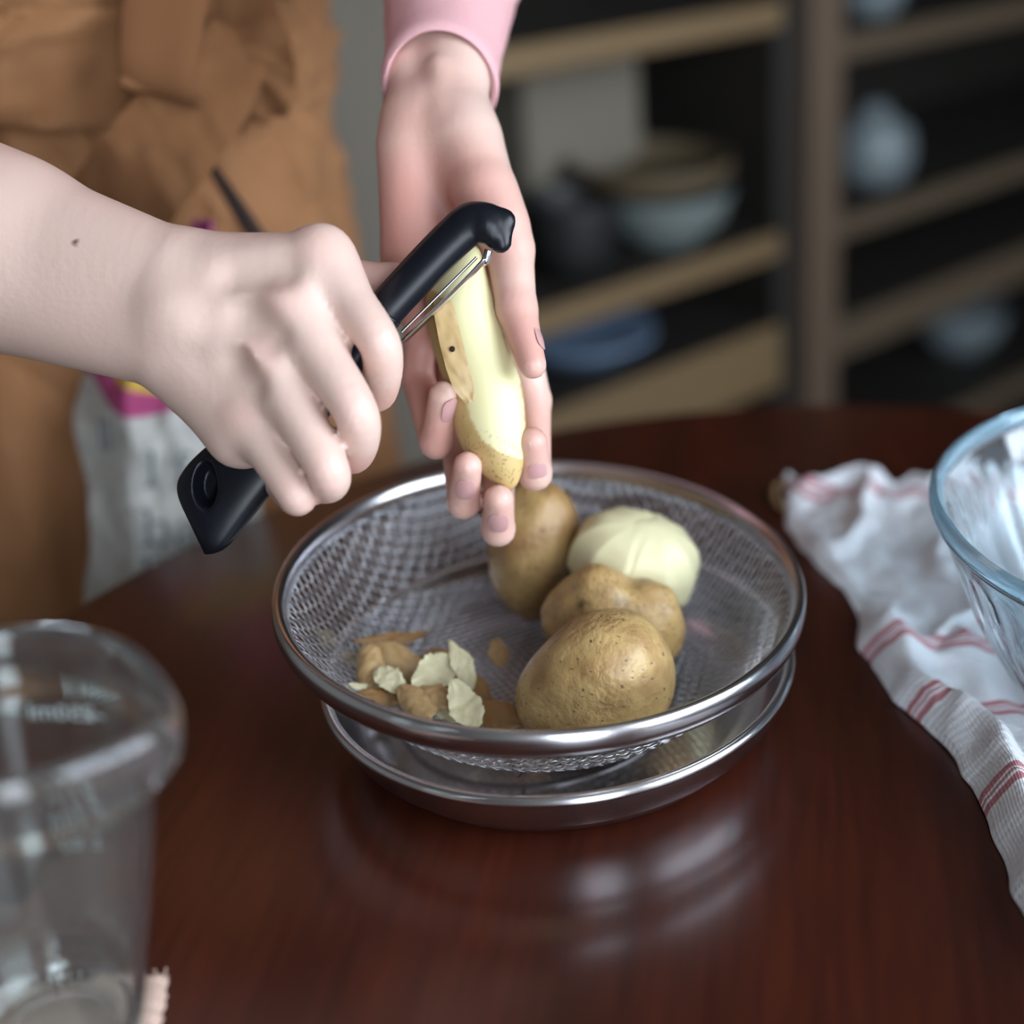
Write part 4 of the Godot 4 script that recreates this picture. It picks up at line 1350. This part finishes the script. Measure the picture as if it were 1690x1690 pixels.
func cup() -> void:
	var rag := thing("folded_rag", "beige folded rag with a frayed edge under the measuring cup", "cloth", Vector3.ZERO)
	var c0 := on(278, 1600, 0.003)
	var c1 := on(262, 1690, 0.003)
	var d := (c1 - c0).normalized()
	var lft := Vector3(d.z, 0, -d.x)
	if lft.x > 0:
		lft = -lft
	var rn := noise(95, 30.0, 2)
	var f := func(u: float, v: float) -> Vector3:
		var p := Vector3(c0.x, TY, c0.z) + d * v * 0.13 + lft * (u * 0.16 + 0.0015 * rn.get_noise_1d(v * 6.0) * (1.0 - u)) + d * 0.0015 * rn.get_noise_1d(u * 9.0) * (1.0 - v)
		var e := minf(minf(u * 0.16, v * 0.13), minf((1 - u) * 0.16, (1 - v) * 0.13))
		return p + Vector3.UP * (0.0004 + (0.0042 + 0.0006 * rn.get_noise_2d(u * 4.0, v * 4.0)) * sqrt(clampf(e / 0.003, 0, 1)))
	put("cloth", grid(90, 80, f), M.beige, rag)
	var fr := []
	for i in 46:
		var p := Vector3(c0.x, TY + 0.0022, c0.z) + lft * (0.001 + 0.0033 * i)
		fr.append(tube(PackedVector3Array([p + d * 0.002, p - d * 0.001 + Vector3.UP * 0.0006, p - d * (0.0014 + 0.0008 * sin(i * 2.3)) + lft * 0.0012 * sin(i * 1.7)]), 0.00035, 5))
	put("fringe", joined(fr), M.beige, rag).set_meta("kind", "stuff")

	var t := thing("measuring_cup", "clear glass measuring cup with a thick pouring lip, standing on the beige rag", "cup", Vector3(-0.1285, TY + 0.0072, 0.1873))
	t.rotation_degrees = Vector3(0, 0, -5.0)
	var prof := [Vector2(0, 0.001), Vector2(0.015, 0.001), Vector2(0.017, 0.0), Vector2(0.0205, 0.0), Vector2(0.0235, 0.0022), Vector2(0.0250, 0.008), Vector2(0.0280, 0.030), Vector2(0.0325, 0.062), Vector2(0.0362, 0.094), Vector2(0.0375, 0.103), Vector2(0.0400, 0.108), Vector2(0.0412, 0.114), Vector2(0.0412, 0.123), Vector2(0.0392, 0.1275), Vector2(0.0364, 0.127), Vector2(0.0350, 0.122), Vector2(0.0342, 0.112), Vector2(0.0336, 0.104), Vector2(0.0326, 0.094), Vector2(0.0292, 0.062), Vector2(0.0248, 0.030), Vector2(0.0218, 0.012), Vector2(0.0185, 0.0082), Vector2(0.010, 0.0065), Vector2(0, 0.006)]
	var shape := func(q: Vector3, a: float) -> Vector3:
		var lobe := pow(maxf(0.0, cos(a - 0.05)), 7.0) * smoothstep(0.088, 0.118, q.y)
		return Vector3(q.x * (1.0 + 0.15 * lobe), q.y - 0.001 * lobe, q.z * (1.0 - 0.05 * lobe))
	put("cup_body", lathe(dense(prof), 160, shape), M.glass, t)
	var mark := func(m: Mesh, y: float, x: float, called: String) -> void:
		var r := lerpf(0.0252, 0.0364, (y - 0.008) / 0.086) + 0.0003
		var o := put(called, m, M.print, t)
		var a := -PI / 2 + x / r
		o.position = Vector3(cos(a) * r, y, sin(a) * r)
		o.rotation.y = -a + PI / 2
	for q in [["250ml", 0.098, -0.003], ["100", 0.068, -0.004], ["50", 0.056, -0.003]]:
		var tm := TextMesh.new()
		tm.text = q[0]
		tm.font_size = 32
		tm.pixel_size = 0.0058 / 26.0
		tm.depth = 0.0003
		mark.call(tm, q[1], q[2], "lettering")
	for k in 12:
		mark.call(rbox(Vector3(0.0042 if k % 4 == 0 else 0.0026, 0.0007, 0.0003), 0.0001), 0.054 + 0.0021 * k, 0.0065, "scale_mark")
	mark.call(rbox(Vector3(0.007, 0.0007, 0.0003), 0.0001), 0.098, 0.0085, "scale_mark")

# ----------------------------------------------------------------
func _ready() -> void:
	var cam := Camera3D.new()
	cam.name = "camera"
	cam.projection = Camera3D.PROJECTION_FRUSTUM
	cam.keep_aspect = Camera3D.KEEP_HEIGHT
	var att := CameraAttributesPhysical.new()
	att.frustum_near = NEAR
	att.frustum_far = 30.0
	att.frustum_focal_length = 23.0
	att.frustum_focus_distance = 0.574
	att.exposure_aperture = 1.25
	cam.attributes = att
	cam.near = NEAR
	cam.far = 30.0
	cam.projection = Camera3D.PROJECTION_FRUSTUM
	cam.size = NEAR * 1690.0 / FOCAL
	cam.frustum_offset = Vector2((845.0 - 1267.5) / FOCAL * NEAR, 0)
	cam.position = EYE
	cam.rotation_degrees = Vector3(-PITCH, 0, 0)
	add_child(cam)
	cam.current = true

	var env := Environment.new()
	env.background_mode = Environment.BG_SKY
	var sky := Sky.new()
	var sm := ProceduralSkyMaterial.new()
	sm.sky_top_color = Color(0.72, 0.80, 0.92)
	sm.sky_horizon_color = Color(0.90, 0.93, 0.97)
	sm.ground_bottom_color = Color(0.35, 0.36, 0.35)
	sm.ground_horizon_color = Color(0.6, 0.6, 0.6)
	sm.sky_energy_multiplier = 2.0
	sky.sky_material = sm
	env.sky = sky
	env.tonemap_mode = Environment.TONE_MAPPER_LINEAR
	env.tonemap_exposure = 1.16
	env.sdfgi_enabled = true
	env.ssao_enabled = true
	env.ssil_enabled = true
	var we := WorldEnvironment.new()
	we.name = "world"
	we.environment = env
	add_child(we)
	window_light("window_light", Vector3(1.40, 1.45, 0.675), PI / 2, Vector2(1.40, 1.35), 4.0)
	window_light("window_light", Vector3(0.80, 1.09, 2.10), 0.0, Vector2(0.65, 2.05), 3.3)

	make_materials()
	room()
	cabinet()
	table()
	person()
	peeler()
	held_potato()
	strainer()
	potatoes()
	peelings()
	towel()
	bowl()
	cup()
